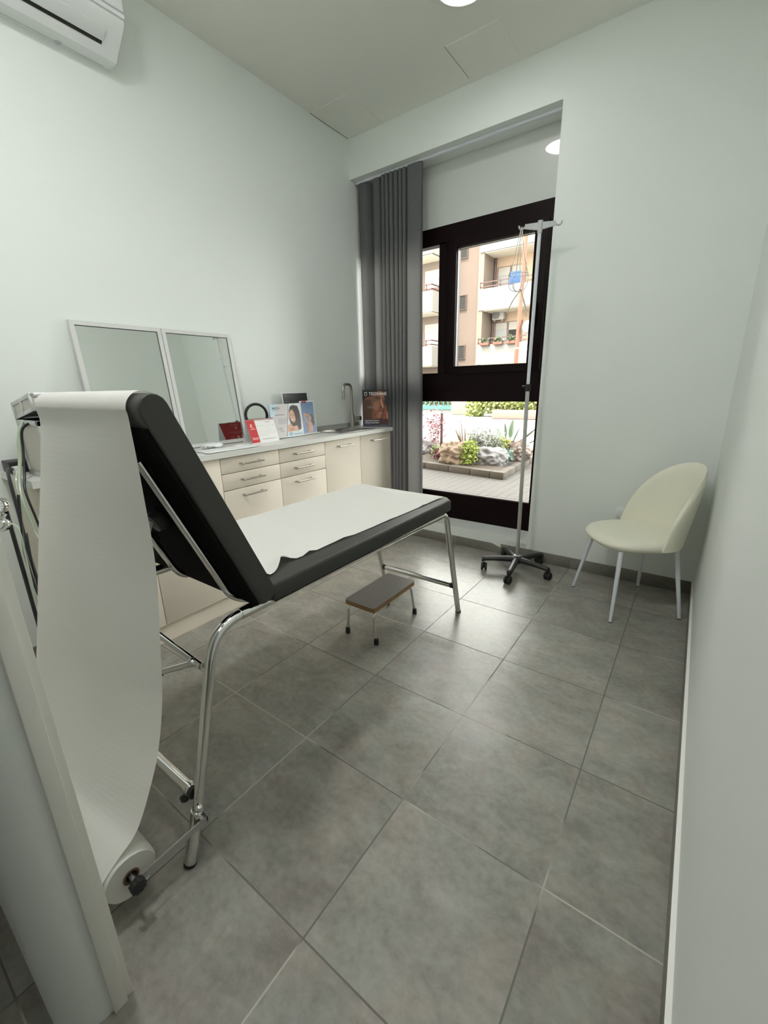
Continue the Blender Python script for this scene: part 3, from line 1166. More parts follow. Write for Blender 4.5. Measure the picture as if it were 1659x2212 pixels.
# white landscape card with a smiling woman
t, C, bk = display('leaflet_stand', 'wide white card beside the calendar showing a smiling dark-haired woman', (-1.770, 1.520, ZT + 0.002), (-0.03, 1, 0), 0.09, 0.295, 0.232)
b = B()
C.slab(b, 0, 1, 0, 1, -0.004, 0)
C.slab(b, 0, 1, 0, 0.02, -0.004, 0.03)
b.obox(C.at(0.5, 0.12) + bk * 0.03, (C.R, bk, Vector((0, 0, 1))), (0.10, 0.05, 0.05))
obj('holder', b, M_ACRYLIC, t)
W, LB = rgb(205, 200, 200), rgb(190, 212, 226)
L = [('bg', W), ('p', [(0, 0), (0.0, 1), (0.26, 1), (0.10, 0.62), (0.05, 0.5)], LB, 1),
     ('p', [(0.61, 1), (1, 1), (1, 0), (0.42, 0)], rgb(228, 232, 232)), ('p', [(0.42, 0), (1, 0), (1, 0.14), (0.46, 0.14)], rgb(196, 218, 228)),
     ('p', [(0.60, 1.0), (0.62, 1.0), (0.44, 0), (0.42, 0)], rgb(120, 120, 125)),
     # hair
     ('p', [(0.60, 0.80), (0.66, 0.93), (0.76, 0.955), (0.90, 0.92), (0.95, 0.75), (0.97, 0.5), (0.95, 0.2), (0.80, 0.16), (0.70, 0.24), (0.60, 0.38), (0.57, 0.56)], HAIR, 2),
     # shoulders and hand
     ('p', [(0.46, 0.15), (0.50, 0.34), (0.60, 0.42), (0.66, 0.30), (0.82, 0.32), (0.87, 0.22), (0.88, 0.15)], SKIN, 1),
     ('p', [(0.52, 0.16), (0.60, 0.27), (0.68, 0.27), (0.72, 0.17)], rgb(188, 138, 116), 1),
     # face
     ('p', [(0.60, 0.70), (0.64, 0.79), (0.73, 0.82), (0.79, 0.70), (0.80, 0.56), (0.76, 0.44), (0.69, 0.42), (0.63, 0.48), (0.60, 0.58)], SKIN, 2),
     ('p', [(0.70, 0.84), (0.80, 0.78), (0.84, 0.56), (0.80, 0.42), (0.78, 0.58), (0.76, 0.72)], HAIR, 2),
     ('e', 0.645, 0.655, 0.025, 0.018, HAIR, 0.6), ('e', 0.725, 0.645, 0.028, 0.018, HAIR, 0.6), ('e', 0.68, 0.50, 0.05, 0.028, rgb(235, 215, 205), 0.5),
     ('e', 0.685, 0.475, 0.045, 0.014, rgb(150, 80, 75), 0.6), ('e', 0.67, 0.58, 0.014, 0.03, SKIN2, 0.9),
     ('p', [(0.80, 0.40), (0.90, 0.45), (0.93, 0.20), (0.85, 0.17)], HAIR, 2)]
painted('picture', C, 110, 96, L, t)
b = B()
C.text(b, 'MASTELLI', 0.085, 0.865, 0.0165, bold=0.0002, e=0.0016)
obj('lettering', b, M_BLACKINK, t)
b = B()
C.slab(b, 0.09, 0.27, 0.828, 0.838, 0.0012, 0.0018)
C.slab(b, 0.14, 0.44, 0.675, 0.690, 0.0012, 0.0018)
for k in range(4):
    C.slab(b, 0.22, 0.52 - 0.02 * k, 0.555 - k * 0.045, 0.563 - k * 0.045, 0.0012, 0.0018)
C.text(b, 'M.EST', 0.18, 0.25, 0.016, e=0.0016)
C.text(b, 'Touch', 0.23, 0.185, 0.015, e=0.0016)
C.slab(b, 0.66, 0.95, 0.055, 0.070, 0.0012, 0.0018)
ring = [C.at(0.57 + 0.045 * math.cos(a), 0.085 + 0.05 * math.sin(a), 0.0016) for a in np.linspace(0, 2 * math.pi, 25)[:-1]]
b.tube(ring, 0.0012, 5, closed=True)
C.poly(b, [(0.55, 0.075), (0.59, 0.075), (0.57, 0.115)], 0.0012)
obj('small_print', b, mat('slate_ink', (0.12, 0.15, 0.18), 0.5), t)

# narrow blue card
t, C, bk = display('leaflet_stand', 'narrow blue card beside the sink showing a tanned woman with raised arms', (-1.782, 1.818, ZT + 0.002), (-0.06, 1, 0), 0.09, 0.152, 0.245)
b = B()
C.slab(b, 0, 1, 0, 1, -0.004, 0)
C.slab(b, 0, 1, 0, 0.02, -0.004, 0.028)
b.obox(C.at(0.5, 0.12) + bk * 0.03, (C.R, bk, Vector((0, 0, 1))), (0.08, 0.05, 0.05))
obj('holder', b, M_WHITE, t)
TAN, TAN2, DK = rgb(182, 138, 108), rgb(140, 98, 74), rgb(52, 38, 34)
L = [('bg', rgb(98, 128, 162)), ('p', [(0, 0), (1, 0), (1, 0.35), (0, 0.30)], rgb(88, 124, 172), 3),
     ('p', [(0.14, 0.64), (0.20, 0.66), (0.52, 0.61), (0.60, 0.56), (0.56, 0.53), (0.30, 0.58), (0.28, 0.50), (0.40, 0.40), (0.34, 0.34), (0.22, 0.44), (0.13, 0.58)], TAN, 1),
     ('p', [(0.36, 0.72), (0.42, 0.66), (0.44, 0.62), (0.36, 0.64)], DK, 1),
     ('p', [(0.50, 0.56), (0.62, 0.61), (0.80, 0.60), (0.90, 0.50), (0.94, 0.30), (0.80, 0.20), (0.66, 0.27), (0.60, 0.40)], DK, 1),
     ('p', [(0.50, 0.52), (0.58, 0.59), (0.68, 0.57), (0.72, 0.48), (0.66, 0.38), (0.54, 0.38), (0.49, 0.44)], TAN, 1),
     ('e', 0.62, 0.505, 0.05, 0.012, DK, 0.6), ('e', 0.57, 0.43, 0.035, 0.012, rgb(140, 70, 66), 0.6),
     ('p', [(0.30, 0.02), (0.26, 0.24), (0.34, 0.38), (0.50, 0.37), (0.66, 0.36), (0.74, 0.28), (0.76, 0.14), (0.70, 0.02)], TAN, 1),
     ('p', [(0.26, 0.24), (0.34, 0.36), (0.42, 0.28), (0.38, 0.04), (0.30, 0.02)], TAN2, 2), ('p', [(0.60, 0.03), (0.62, 0.22), (0.74, 0.24), (0.72, 0.03)], rgb(196, 150, 118), 1)]
painted('picture', C, 60, 96, L, t, u0=0.05, u1=0.95, v0=0.035, v1=0.965)
b = B()
C.slab(b, 0.14, 0.44, 0.93, 1.02, 0.001, 0.003)
obj('red_tag', b, mat('dark_red_tag', (0.20, 0.01, 0.02), 0.4), t)
b = B()
C.slab(b, 0.20, 0.38, 0.965, 0.985, 0.003, 0.0036)
for k, (u0_, u1_) in enumerate(((0.20, 0.80), (0.28, 0.62), (0.24, 0.72))):
    C.slab(b, u0_, u1_, 0.85 - k * 0.045, 0.858 - k * 0.045, 0.0014, 0.002)
obj('small_print', b, mat('slate_blue_ink', (0.10, 0.16, 0.26), 0.5), t)

# TEOXANE showcard against the curtain
pA, pB = Vector((-1.785, 2.535, 0)), Vector((-1.572, 2.625, 0))
Rv = (pB - pA)
t, C, bk = display('showcard', 'dark showcard with a large brown face leaning at the curtain end of the worktop', (pA.x, pA.y, ZT + 0.001), Rv, 0.06, Rv.length, 0.312)
b = B()
C.slab(b, 0, 1, 0, 1, -0.005, 0)
b.obox(C.at(0.5, 0.10) + bk * 0.02, (C.R, bk, Vector((0, 0, 1))), (0.08, 0.03, 0.05))
obj('card', b, mat('plum_card', (0.035, 0.03, 0.045), 0.35), t)
S1, S2, S3, S4 = rgb(150, 100, 74), rgb(118, 74, 54), rgb(76, 46, 34), rgb(182, 132, 102)
L = [('bg', rgb(20, 16, 16)),
     ('p', [(0.02, 0.18), (0.03, 0.72), (0.16, 0.80), (0.38, 0.84), (0.50, 0.93), (0.66, 0.98), (0.80, 0.94), (0.86, 0.85), (0.87, 0.74), (0.84, 0.66), (0.85, 0.56), (0.83, 0.50),
            (0.80, 0.46), (0.78, 0.40), (0.76, 0.36), (0.75, 0.30), (0.72, 0.235), (0.58, 0.21), (0.30, 0.19)], S2, 3),
     ('p', [(0.02, 0.18), (0.03, 0.72), (0.30, 0.75), (0.40, 0.50), (0.34, 0.30), (0.40, 0.2)], S3, 9),
     ('p', [(0.44, 0.68), (0.64, 0.70), (0.66, 0.58), (0.60, 0.44), (0.50, 0.42), (0.42, 0.52)], S1, 6),
     ('p', [(0.58, 0.93), (0.72, 0.95), (0.80, 0.86), (0.80, 0.78), (0.70, 0.80)], S1, 5),
     ('p', [(0.68, 0.74), (0.73, 0.78), (0.78, 0.62), (0.82, 0.54), (0.78, 0.50), (0.72, 0.60)], S4, 3),
     ('p', [(0.54, 0.34), (0.72, 0.36), (0.73, 0.27), (0.66, 0.23), (0.54, 0.25)], S1, 4),
     # second side of the face in shadow, hair, hand
     ('p', [(0.84, 0.97), (0.98, 0.98), (0.99, 0.42), (0.92, 0.56), (0.86, 0.68), (0.86, 0.80)], rgb(28, 21, 21), 2),
     ('p', [(0.86, 0.62), (0.92, 0.55), (0.98, 0.38), (0.99, 0.20), (0.76, 0.20), (0.79, 0.36), (0.84, 0.46)], rgb(128, 70, 52), 2),
     ('p', [(0.93, 0.42), (0.97, 0.36), (0.975, 0.21), (0.945, 0.21)], rgb(190, 135, 110), 2),
     # brow, eye, nose, mouth
     ('p', [(0.42, 0.78), (0.54, 0.815), (0.66, 0.775), (0.71, 0.735), (0.60, 0.765), (0.50, 0.785)], rgb(30, 20, 18), 1),
     ('e', 0.55, 0.705, 0.115, 0.045, rgb(58, 36, 28), 0.8), ('e', 0.565, 0.698, 0.07, 0.018, rgb(200, 180, 170), 0.5), ('e', 0.565, 0.700, 0.028, 0.022, rgb(24, 14, 12), 0.3),
     ('e', 0.82, 0.69, 0.035, 0.03, rgb(36, 24, 22), 0.6),
     ('e', 0.71, 0.525, 0.065, 0.03, rgb(70, 40, 30), 0.8), ('e', 0.665, 0.55, 0.03, 0.05, rgb(96, 58, 44), 0.9),
     ('p', [(0.58, 0.405), (0.64, 0.43), (0.69, 0.42), (0.72, 0.43), (0.78, 0.40), (0.72, 0.385), (0.64, 0.395)], rgb(110, 60, 52), 1),
     ('p', [(0.58, 0.405), (0.68, 0.40), (0.78, 0.395), (0.74, 0.35), (0.67, 0.345)], rgb(176, 112, 96), 1),
     # lower band
     ('p', [(0, 0), (0, 0.22), (0.06, 0.19), (0.40, 0.165), (0.52, 0.19), (1, 0.20), (1, 0)], rgb(62, 56, 78), 2),
     ('p', [(0.42, 0.15), (0.52, 0.21), (1, 0.215), (1, 0.06), (0.50, 0.05), (0.36, 0.10)], rgb(58, 30, 34), 2),
     ('p', [(0.30, 0.10), (0.42, 0.04), (0.66, 0.05), (0.70, 0.08), (0.45, 0.12)], rgb(26, 18, 24), 2)]
painted('picture', C, 110, 150, L, t, e=0.0006)
b = B()
C.text(b, 'TEOXANE', 0.245, 0.855, 0.0345, bold=0.0004, e=0.001, sx=1.0)
C.text(b, 'Stop Sweat & Dual* it', 0.10, 0.150, 0.0140, bold=0.0003, e=0.001)
C.text(b, 'Lift your expressions', 0.10, 0.095, 0.0145, bold=0.0003, e=0.001)
obj('lettering', b, M_WHITEINK, t)
b = B()
cu_, cv_ = 0.125, 0.880
dr = [C.at(cu_ + 0.052 * math.cos(a) * (1 if math.sin(a) < 0.2 else (1 - 0.75 * (math.sin(a) - 0.2) / 0.8)), cv_ + 0.040 * math.sin(a) * (1 if math.sin(a) < 0 else 1.15), 0.0014) for a in np.linspace(0, 2 * math.pi, 33)[:-1]]
b.tube(dr, 0.0016, 6, closed=True)
C.slab(b, 0.06, 0.19, 0.928, 0.936, 0.001, 0.002)
obj('drop_logo', b, M_WHITEINK, t)
b = B()
for k, (a_, c_) in enumerate(((0.20, 0.42), (0.17, 0.41), (0.23, 0.41))):
    C.slab(b, a_, c_, 0.552 - k * 0.024, 0.558 - k * 0.024, 0.0008, 0.0014)
C.slab(b, 0.40, 0.95, 0.035, 0.040, 0.0008, 0.0014)
obj('small_print', b, mat('tan_ink', (0.38, 0.32, 0.26), 0.5), t)

# ---- paper towels lying on the worktop
def rag(name, label, x0, x1, ya, yb, amp, nx=16, ny=26, seed=1.0, lift=0.0):
    rows = []
    for i in range(nx + 1):
        row = []
        for j in range(ny + 1):
            u, v = i / nx, j / ny
            xx = x0 + (x1 - x0) * u
            yy = ya + (yb - ya) * v
            e = noise.noise(Vector((u * 3 + seed, v * 5, seed)))
            edge = min(u, 1 - u, v, 1 - v)
            xx += 0.012 * noise.noise(Vector((v * 4, seed, 2)))
            yy += 0.020 * noise.noise(Vector((u * 4, seed, 5)))
            row.append((xx, yy, ZT + 0.003 + amp * max(0, e + lift) * min(1, edge * 6 + 0.15)))
        rows.append(row)
    b = B()
    b.grid(rows)
    o = obj(name, b, mat('white_tissue', (0.78, 0.80, 0.79), 0.8), None, angle=70)
    md = o.modifiers.new('Solidify', 'SOLIDIFY')
    md.thickness = 0.0015
    md.offset = 1
    tag(o, label, 'paper towel')


rag('paper_towel', 'flat white paper towel spread on the worktop in front of the right mirror', -1.70, -1.545, 0.88, 1.24, 0.014, seed=1.3)
b = B()
b.ball((-1.740, 1.03, ZT + 0.016), 0.02, (1.7, 3.4, 0.75), 4, 0.35, 2.2, 3.0)
tag(obj('paper_towel', b, mat('white_tissue'), None, angle=60), 'crumpled white paper towel lying beside the flat one', 'paper towel')


# ================================================================== EXAMINATION COUCH
RX, LX = -0.392, -0.910
t = thing('examination_couch', 'dark grey examination couch with a raised backrest on a chrome frame', 'examination couch', (-0.665, 0.75, 0))
ZR = 0.672


def couch_side(x):
    rail = fillet([(x, -0.019, 0.152), (x, 0.108, 0.680), (x, 0.36, 0.680), (x, 1.30, 0.663), (x, 1.462, 0.660), (x, 1.648, 0.0)], [0.115, 0.5, 0.5, 0.075], 8)
    return rail


for x in (RX, LX):
    obj('side_rail', B().tube(couch_side(x), 0.0155, 20), M_CHROME, t)
    obj('leg_sleeve', B().cyl((x, -0.064, 0.006), (x, -0.0200, 0.155), 0.0172, seg=24), M_GALV if False else M_CHROME, t)
    obj('rail_sleeve', B().tube([(x, 0.195, 0.6805), (x, 0.36, 0.6800), (x, 1.30, 0.664), (x, 1.385, 0.6625)], 0.0175, 20), M_CHROME, t)
    obj('foot_cap', B().cyl((x, -0.066, 0.0), (x, -0.0635, 0.008), 0.0180), M_RUBBER, t)
    obj('foot_cap', B().cyl((x, 1.6485, 0.0), (x, 1.645, 0.010), 0.0165), M_RUBBER, t)


def on_leg(z):   # y of the near leg's axis at height z
    return -0.064 + (0.088 + 0.064) * z / 0.63


def on_far(z):
    return 1.648 - (1.648 - 1.462) * z / 0.660


z = 0.204
cb = obj('crossbar', B().cyl((RX - 0.02, on_leg(z) + 0.002, z), (LX + 0.02, on_leg(z) + 0.002, z), 0.0165, seg=24), M_CHROME, t)
obj('end_plug', B().cyl((RX - 0.012, on_leg(z) + 0.002, z), (RX - 0.026, on_leg(z) + 0.002, z), 0.0172), M_BLACK, cb)
obj('clamp_ring', B().cyl((RX - 0.035, on_leg(z) + 0.002, z), (RX - 0.046, on_leg(z) + 0.002, z), 0.0188, seg=24), M_CHROME, cb)
obj('wing_knob', B().obox((RX - 0.050, on_leg(z) - 0.012, z - 0.031), (Vector((0.8, 0, 0.6)), Vector((0, 1, 0)), Vector((-0.6, 0, 0.8))), (0.034, 0.018, 0.020), 0.006, 3).cyl((RX - 0.041, on_leg(z) + 0.002, z - 0.012), (RX - 0.048, on_leg(z) - 0.010, z - 0.028), 0.005), M_BLACK, t)
z = 0.578
cb = obj('crossbar', B().cyl((RX - 0.012, 0.066, z), (LX + 0.012, 0.075, z + 0.03), 0.0095), M_CHROME, t)
obj('lever', B().cyl((-0.440, 0.058, 0.578), (-0.50, -0.0, 0.560), 0.0085).ball((-0.440, 0.06, 0.580), 0.013, sub=2), M_CHROME, t)
obj('lever_tip', B().cyl((-0.498, 0.002, 0.5605), (-0.520, -0.020, 0.552), 0.012, 0.010), M_BLACK, t)
z = 0.190
cb = obj('crossbar', B().cyl((RX - 0.018, on_far(z), z), (LX + 0.018, on_far(z), z), 0.0155, seg=24), M_CHROME, t)
for x, s in ((RX - 0.012, -1), (LX + 0.012, 1)):
    obj('end_plug', B().cyl((x, on_far(z), z), (x + s * 0.016, on_far(z), z), 0.0162), M_BLACK, cb)
# bolts on the near right leg
obj('bolt', B().lathe([(0, 0.010), (0.006, 0.010), (0.0085, 0.007), (0.011, 0.003), (0.011, 0)], (RX + 0.0145, on_leg(0.176), 0.176), (1, 0, 0.0), 16), M_CHROME, t)
obj('bolt', B().cyl((RX + 0.012, on_leg(0.15) + 0.004, 0.149), (RX + 0.026, on_leg(0.15) + 0.004, 0.149), 0.005), M_CHROME, t)
# roll holder: flat bars reaching back to the roll
for s, x in ((1, -0.3705), (-1, -0.9315)):
    b = B()
    b.prism([(x, -0.006, 0.119), (x, -0.200, 0.114), (x, -0.214, 0.1245), (x, -0.200, 0.135), (x, -0.006, 0.140)], (0.003 * s, 0, 0))
    b.box(x - 0.012 if s > 0 else x, x + 0.003 if s > 0 else x + 0.012, -0.010, -0.006, 0.122, 0.150)
    obj('roll_arm', b, M_GALV, t)
obj('roll_spindle', B().cyl((-0.366, -0.205, 0.1255), (-0.935, -0.205, 0.1255), 0.006), M_GALV, t)
b = B()
n = 18
rim = []
for k in range(n * 2):
    a = 2 * math.pi * k / (n * 2)
    r = 0.0185 if k % 4 < 2 else 0.0165
    rim.append((-0.3675, -0.205 + r * math.cos(a), 0.1255 + r * math.sin(a)))
b.prism(rim, (0.018, 0, 0))
obj('roll_knob', b, M_BLACK, t)

# seat pad
b = B()
b.box(-0.970, -0.358, 0.293, 1.458, 0.6815, 0.744, 0.013, 4)
obj('seat_pad', b, M_VINYL, t)
obj('seat_board', B().box(-0.955, -0.373, 0.31, 1.445, 0.6745, 0.6825), M_BLACKBOARD, t)
# backrest
P0 = Vector((0, 0.296, 0.750))
UB = Vector((0, -0.3995, 0.9167))
NB = Vector((0, 0.9167, 0.3995))
LB_, TH = 0.612, 0.068
prof = []
lo, hi, rr = -0.042, LB_, 0.033
for k in range(9):
    a = math.pi * k / 8
    prof.append((hi - rr + rr * math.sin(a), -TH / 2 + (TH / 2) * math.cos(a)))
for k in range(7):
    a = math.pi * k / 6
    prof.append((lo + 0.02 - 0.02 * math.sin(a), -TH / 2 - (TH / 2) * math.cos(a)))
rows = []
xs = [(-0.970, 0.90), (-0.968, 0.955), (-0.963, 0.99), (-0.956, 1.0), (-0.372, 1.0), (-0.365, 0.99), (-0.360, 0.955), (-0.358, 0.90)]
mid_s = (lo + hi) / 2
b = B()
for x, k in xs:
    e = (1 - k) * 0.04
    row = []
    for s, q in prof:
        ss = mid_s + (s - mid_s) * (1 - e * 1.6)
        qq = -TH / 2 + (q + TH / 2) * k
        p = P0 + UB * ss + NB * qq
        row.append((x, p.y, p.z))
    rows.append(row)
V = b.grid(rows, closed_u=True)
b.bm.faces.new(V[0][::-1])
b.bm.faces.new(V[-1])
obj('backrest', b, M_VINYL, t, angle=45)
b = B()
c = P0 + UB * 0.262 + NB * (-TH - 0.004)
b.obox((-0.664, c.y, c.z), (Vector((1, 0, 0)), UB, NB), (0.600, 0.575, 0.009), 0.001)
obj('back_board', b, M_BLACKBOARD, t)
# support tubes behind the backrest
for x, xb in ((-0.447, -0.425), (-0.735, -0.790)):
    pts = []
    for s in (0.475, 0.10):
        p = P0 + UB * s + NB * (-TH - 0.026)
        pts.append((x, p.y, p.z))
    b = B()
    p2 = P0 + UB * 0.0 + NB * (-TH - 0.030)
    path = fillet([pts[0], pts[1], (x, p2.y + 0.005, p2.z - 0.005), (xb, 0.318, 0.668)], [0.3, 0.10], 8)
    b.tube(path, 0.0105, 14)
    st = obj('back_tube', b, M_CHROME, t)
    obj('end_plug', B().cyl((xb, 0.312, 0.669), (xb + 0.001, 0.327, 0.667), 0.0115), M_BLACK, st)
    for s in (0.44, 0.16):
        p = P0 + UB * s + NB * (-TH - 0.016)
        obj('tube_clip', B().obox((x, p.y, p.z), (Vector((1, 0, 0)), UB, NB), (0.014, 0.03, 0.018), 0.003), M_CHROME, st)
# ratchet
p = P0 + UB * 0.265 + NB * (-TH - 0.022)
obj('ratchet_knob', B().lathe([(0, 0.02), (0.028, 0.018), (0.034, 0.0), (0.034, -0.012), (0, -0.012)], (-0.590, p.y, p.z), -NB, 24), M_BLACK, t)
q = Vector((-0.625, 0.080, 0.850))
dv = (q - Vector((-0.590, p.y, p.z)))
ln = dv.length
dv.normalize()
obj('ratchet_bar', B().obox((Vector((-0.590, p.y, p.z)) + q) / 2 + Vector((0, -0.02, 0)), (Vector((1, 0, 0)), dv, Vector((1, 0, 0)).cross(dv)), (0.022, ln, 0.004), 0.001), M_GALV, t)

# ---- paper roll and sheet
t = thing('exam_paper_roll', 'white embossed exam paper roll with its sheet drawn over the dark grey couch', 'paper roll', (-0.69, -0.205, 0.06))
RC = Vector((0, -0.205, 0.1255))
b = B()
for (x0, x1, r) in ((-0.985, -0.392, 0.0655),):
    b.lathe([(0.019, 0), (r - 0.004, 0), (r, 0.003), (r, x1 - x0 - 0.012), (r - 0.006, x1 - x0 - 0.0005), (0.019, x1 - x0 - 0.002), (0.019, 0)], (x0, RC.y, RC.z), (1, 0, 0), 48)
obj('roll', b, M_PAPER, t)
obj('core', B().lathe([(0.015, 0), (0.0195, 0), (0.0195, 0.594), (0.015, 0.594), (0.015, 0)], (-0.9855, RC.y, RC.z), (1, 0, 0), 28), mat('brown_cardboard', (0.16, 0.10, 0.06), 0.8), t)

# paths of the right and left edge of the hanging sheet (y, z), from the roll up; then over the top, down the front and along the seat
edgeR = [(-0.262, 0.100), (-0.271, 0.130), (-0.264, 0.162), (-0.222, 0.196), (-0.166, 0.238), (-0.108, 0.351), (-0.075, 0.442), (-0.047, 0.566), (-0.025, 0.732), (-0.008, 0.871), (-0.003, 0.975), (-0.003, 1.064), (-0.003, 1.149), (-0.004, 1.22)]
edgeL = [(-0.262, 0.100), (-0.272, 0.130), (-0.273, 0.162), (-0.258, 0.200), (-0.238, 0.245), (-0.200, 0.345), (-0.174, 0.430), (-0.142, 0.560), (-0.105, 0.728), (-0.074, 0.870), (-0.051, 0.975), (-0.032, 1.064), (-0.016, 1.149), (-0.003, 1.22)]
NHANG = len(edgeR)
sheet = []


def bk_pt(s, q):
    p = P0 + UB * s + NB * q
    return (p.y, p.z)


for k in range(9):
    a = math.pi * (1 - k / 8) * 0.97 + 0.02
    sheet.append(bk_pt(LB_ - 0.033 + 0.0395 * math.sin(a), -TH / 2 + (TH / 2 + 0.0065) * math.cos(a)))
sheet += [bk_pt(LB_ - 0.08, 0.004), bk_pt(0.35, 0.004), bk_pt(0.12, 0.004),
          bk_pt(0.035, 0.006), (0.312, 0.762), (0.335, 0.7495), (0.40, 0.7485), (0.60, 0.7475), (1.0, 0.7475), (1.30, 0.7475), (1.440, 0.7475), (1.478, 0.744), (1.512, 0.730), (1.530, 0.706), (1.535, 0.678)]
SP = smooth_path([(0, y, z) for y, z in edgeR + sheet], 7)
SL = smooth_path([(0, y, z) for y, z in edgeL + sheet], 7)
dist = [0.0]
for a, c in zip(SP[:-1], SP[1:]):
    dist.append(dist[-1] + (c - a).length)
NX = 36
rows, uvr = [], []
for k, p in enumerate(SP):
    row, ur = [], []
    d = dist[k]
    if k < (NHANG + 8) * 7:
        xr, xl = -0.400, -0.985 + 0.022 * min(1, max(0, (p.z - 0.9) / 0.35))
    else:
        f = min(1, max(0, (p.y - 0.30) / 0.15))
        xr, xl = -0.400 - 0.036 * f * (1 - 0.75 * max(0, (p.y - 0.5)) / 1.0), -0.985 + 0.022 * min(1, max(0, (p.z - 0.9) / 0.35))
    pl = SL[k]
    hang = max(0.0, 1 - abs(p.z - 0.62) / 0.5) if k < NHANG * 7 else 0.0
    onseat = 1.0 if (p.y > 0.33 and p.z > 0.744) else 0.0
    for i in range(NX + 1):
        u = i / NX
        x = xl + (xr - xl) * u
        y, z = pl.y + (p.y - pl.y) * u, pl.z + (p.z - pl.z) * u
        if hang > 0:
            y -= hang * 0.022 * math.sin(math.pi * u) * (0.6 + 0.4 * math.sin(u * 9 + z * 3)) * max(0, 1.1 - z)
        if onseat:
            e = min(1, (p.y - 0.33) / 0.08)
            w = noise.noise(Vector((u * 1.6, p.y * 4.5, 3.1))) * 0.006 + 0.016 * max(0, math.sin((p.y + u * 0.16) * 30)) ** 4 * max(0, 1 - (p.y - 0.35) / 0.6) + 0.004 * max(0, math.sin((p.y + u * 0.24) * 22)) ** 6
            z += max(0, w) * e
            # a fold that stands up near the hinge on the open edge
            r = u - 1.0
            z += 0.030 * math.exp(-((p.y - 0.405) / 0.035) ** 2) * math.exp(-(r / 0.10) ** 2)
            x -= 0.018 * math.exp(-((p.y - 0.415) / 0.03) ** 2) * math.exp(-(r / 0.10) ** 2)
        row.append((x, y, z))
        ur.append((u * 0.585, d))
    rows.append(row)
    uvr.append(ur)
b = B()
V = b.grid(rows)
uvl = b.bm.loops.layers.uv.new('UVMap')
lut = {}
for i, r in enumerate(V):
    for j, v in enumerate(r):
        lut[v] = uvr[i][j]
for f in b.bm.faces:
    for l in f.loops:
        l[uvl].uv = lut[l.vert]
obj('sheet', b, M_PAPER, t, angle=80)

# ================================================================== STEP STOOL
t = thing('step_stool', 'small step stool with grey top on chrome legs in front of the couch', 'stool', (-0.705, 1.30, 0))
sx0, sx1, sy0, sy1 = -0.806, -0.604, 1.098, 1.506
b = B()
b.box(sx0, sx1, sy0, sy1, 0.180, 0.201, 0.0)
vert = [e for e in b.bm.edges if abs(e.verts[0].co.z - e.verts[1].co.z) > 0.01]
bmesh.ops.bevel(b.bm, geom=vert, offset=0.018, segments=4, profile=0.5, affect='EDGES')
obj('board', b, M_PLY, t)
b = B()
b.box(sx0 + 0.001, sx1 - 0.001, sy0 + 0.001, sy1 - 0.001, 0.2012, 0.2035)
vert = [e for e in b.bm.edges if abs(e.verts[0].co.z - e.verts[1].co.z) > 0.001]
bmesh.ops.bevel(b.bm, geom=vert, offset=0.018, segments=4, profile=0.5, affect='EDGES')
obj('top', b, M_LAM, t)
for x, dx in ((-0.620, 0.022), (-0.790, -0.004)):
    for ya, yb, yt in ((1.106, 1.16, 1.30), (1.487, 1.440, 1.31)):
        leg = obj('leg', B().rod([(x + dx, ya - 0.002, 0.008), (x, ya + (0.012 if ya < 1.3 else -0.008), 0.1725), (x, yt, 0.1725)], 0.0078, 0.038, 12, 7), M_CHROME, t)
        obj('foot', B().lathe([(0, 0), (0.0135, 0), (0.0118, 0.032), (0.0085, 0.034), (0, 0.034)], (x + dx, ya - 0.002, 0.0), seg=16), M_RUBBER, leg)

# ================================================================== CREAM CHAIR
cc = Vector((0.399, 2.312, 0))
t = thing('chair', 'cream upholstered chair with white metal legs in the corner by the window', 'chair', cc)
fdir = Vector((-0.83, -0.55, 0)).normalized()
sdir = Vector((fdir.y, -fdir.x, 0))          # to the sitter's left/right


def L2W(lx, ly, z):
    return Vector((cc.x + sdir.x * lx + fdir.x * ly, cc.y + sdir.y * lx + fdir.y * ly, z))


b = B()
rows = []
NS = 48
prof = [(0.0, 0.474), (0.5, 0.476), (0.82, 0.473), (0.94, 0.464), (0.99, 0.449), (1.0, 0.436), (0.985, 0.422), (0.93, 0.410), (0.80, 0.402), (0.4, 0.399), (0.0, 0.399)]
for k, z in prof:
    row = []
    for i in range(NS):
        a = 2 * math.pi * i / NS
        ca, sa = math.cos(a), math.sin(a)
        n_ = 2.5
        lx = 0.238 * math.copysign(abs(ca) ** (2 / n_), ca)
        ly = 0.236 * math.copysign(abs(sa) ** (2 / n_), sa) + 0.012
        row.append(L2W(lx * max(k, 0.001), ly * max(k, 0.001), z - (0.010 * max(0, sa) * k if z > 0.44 else 0)))
    rows.append(row)
b.grid(rows, closed_u=True)
bmesh.ops.remove_doubles(b.bm, verts=b.bm.verts, dist=0.0008)
obj('seat', b, M_CREAM, t, angle=60)
b = B()
PHM = math.radians(80)
NU, NV = 44, 18
outer, inner = [], []
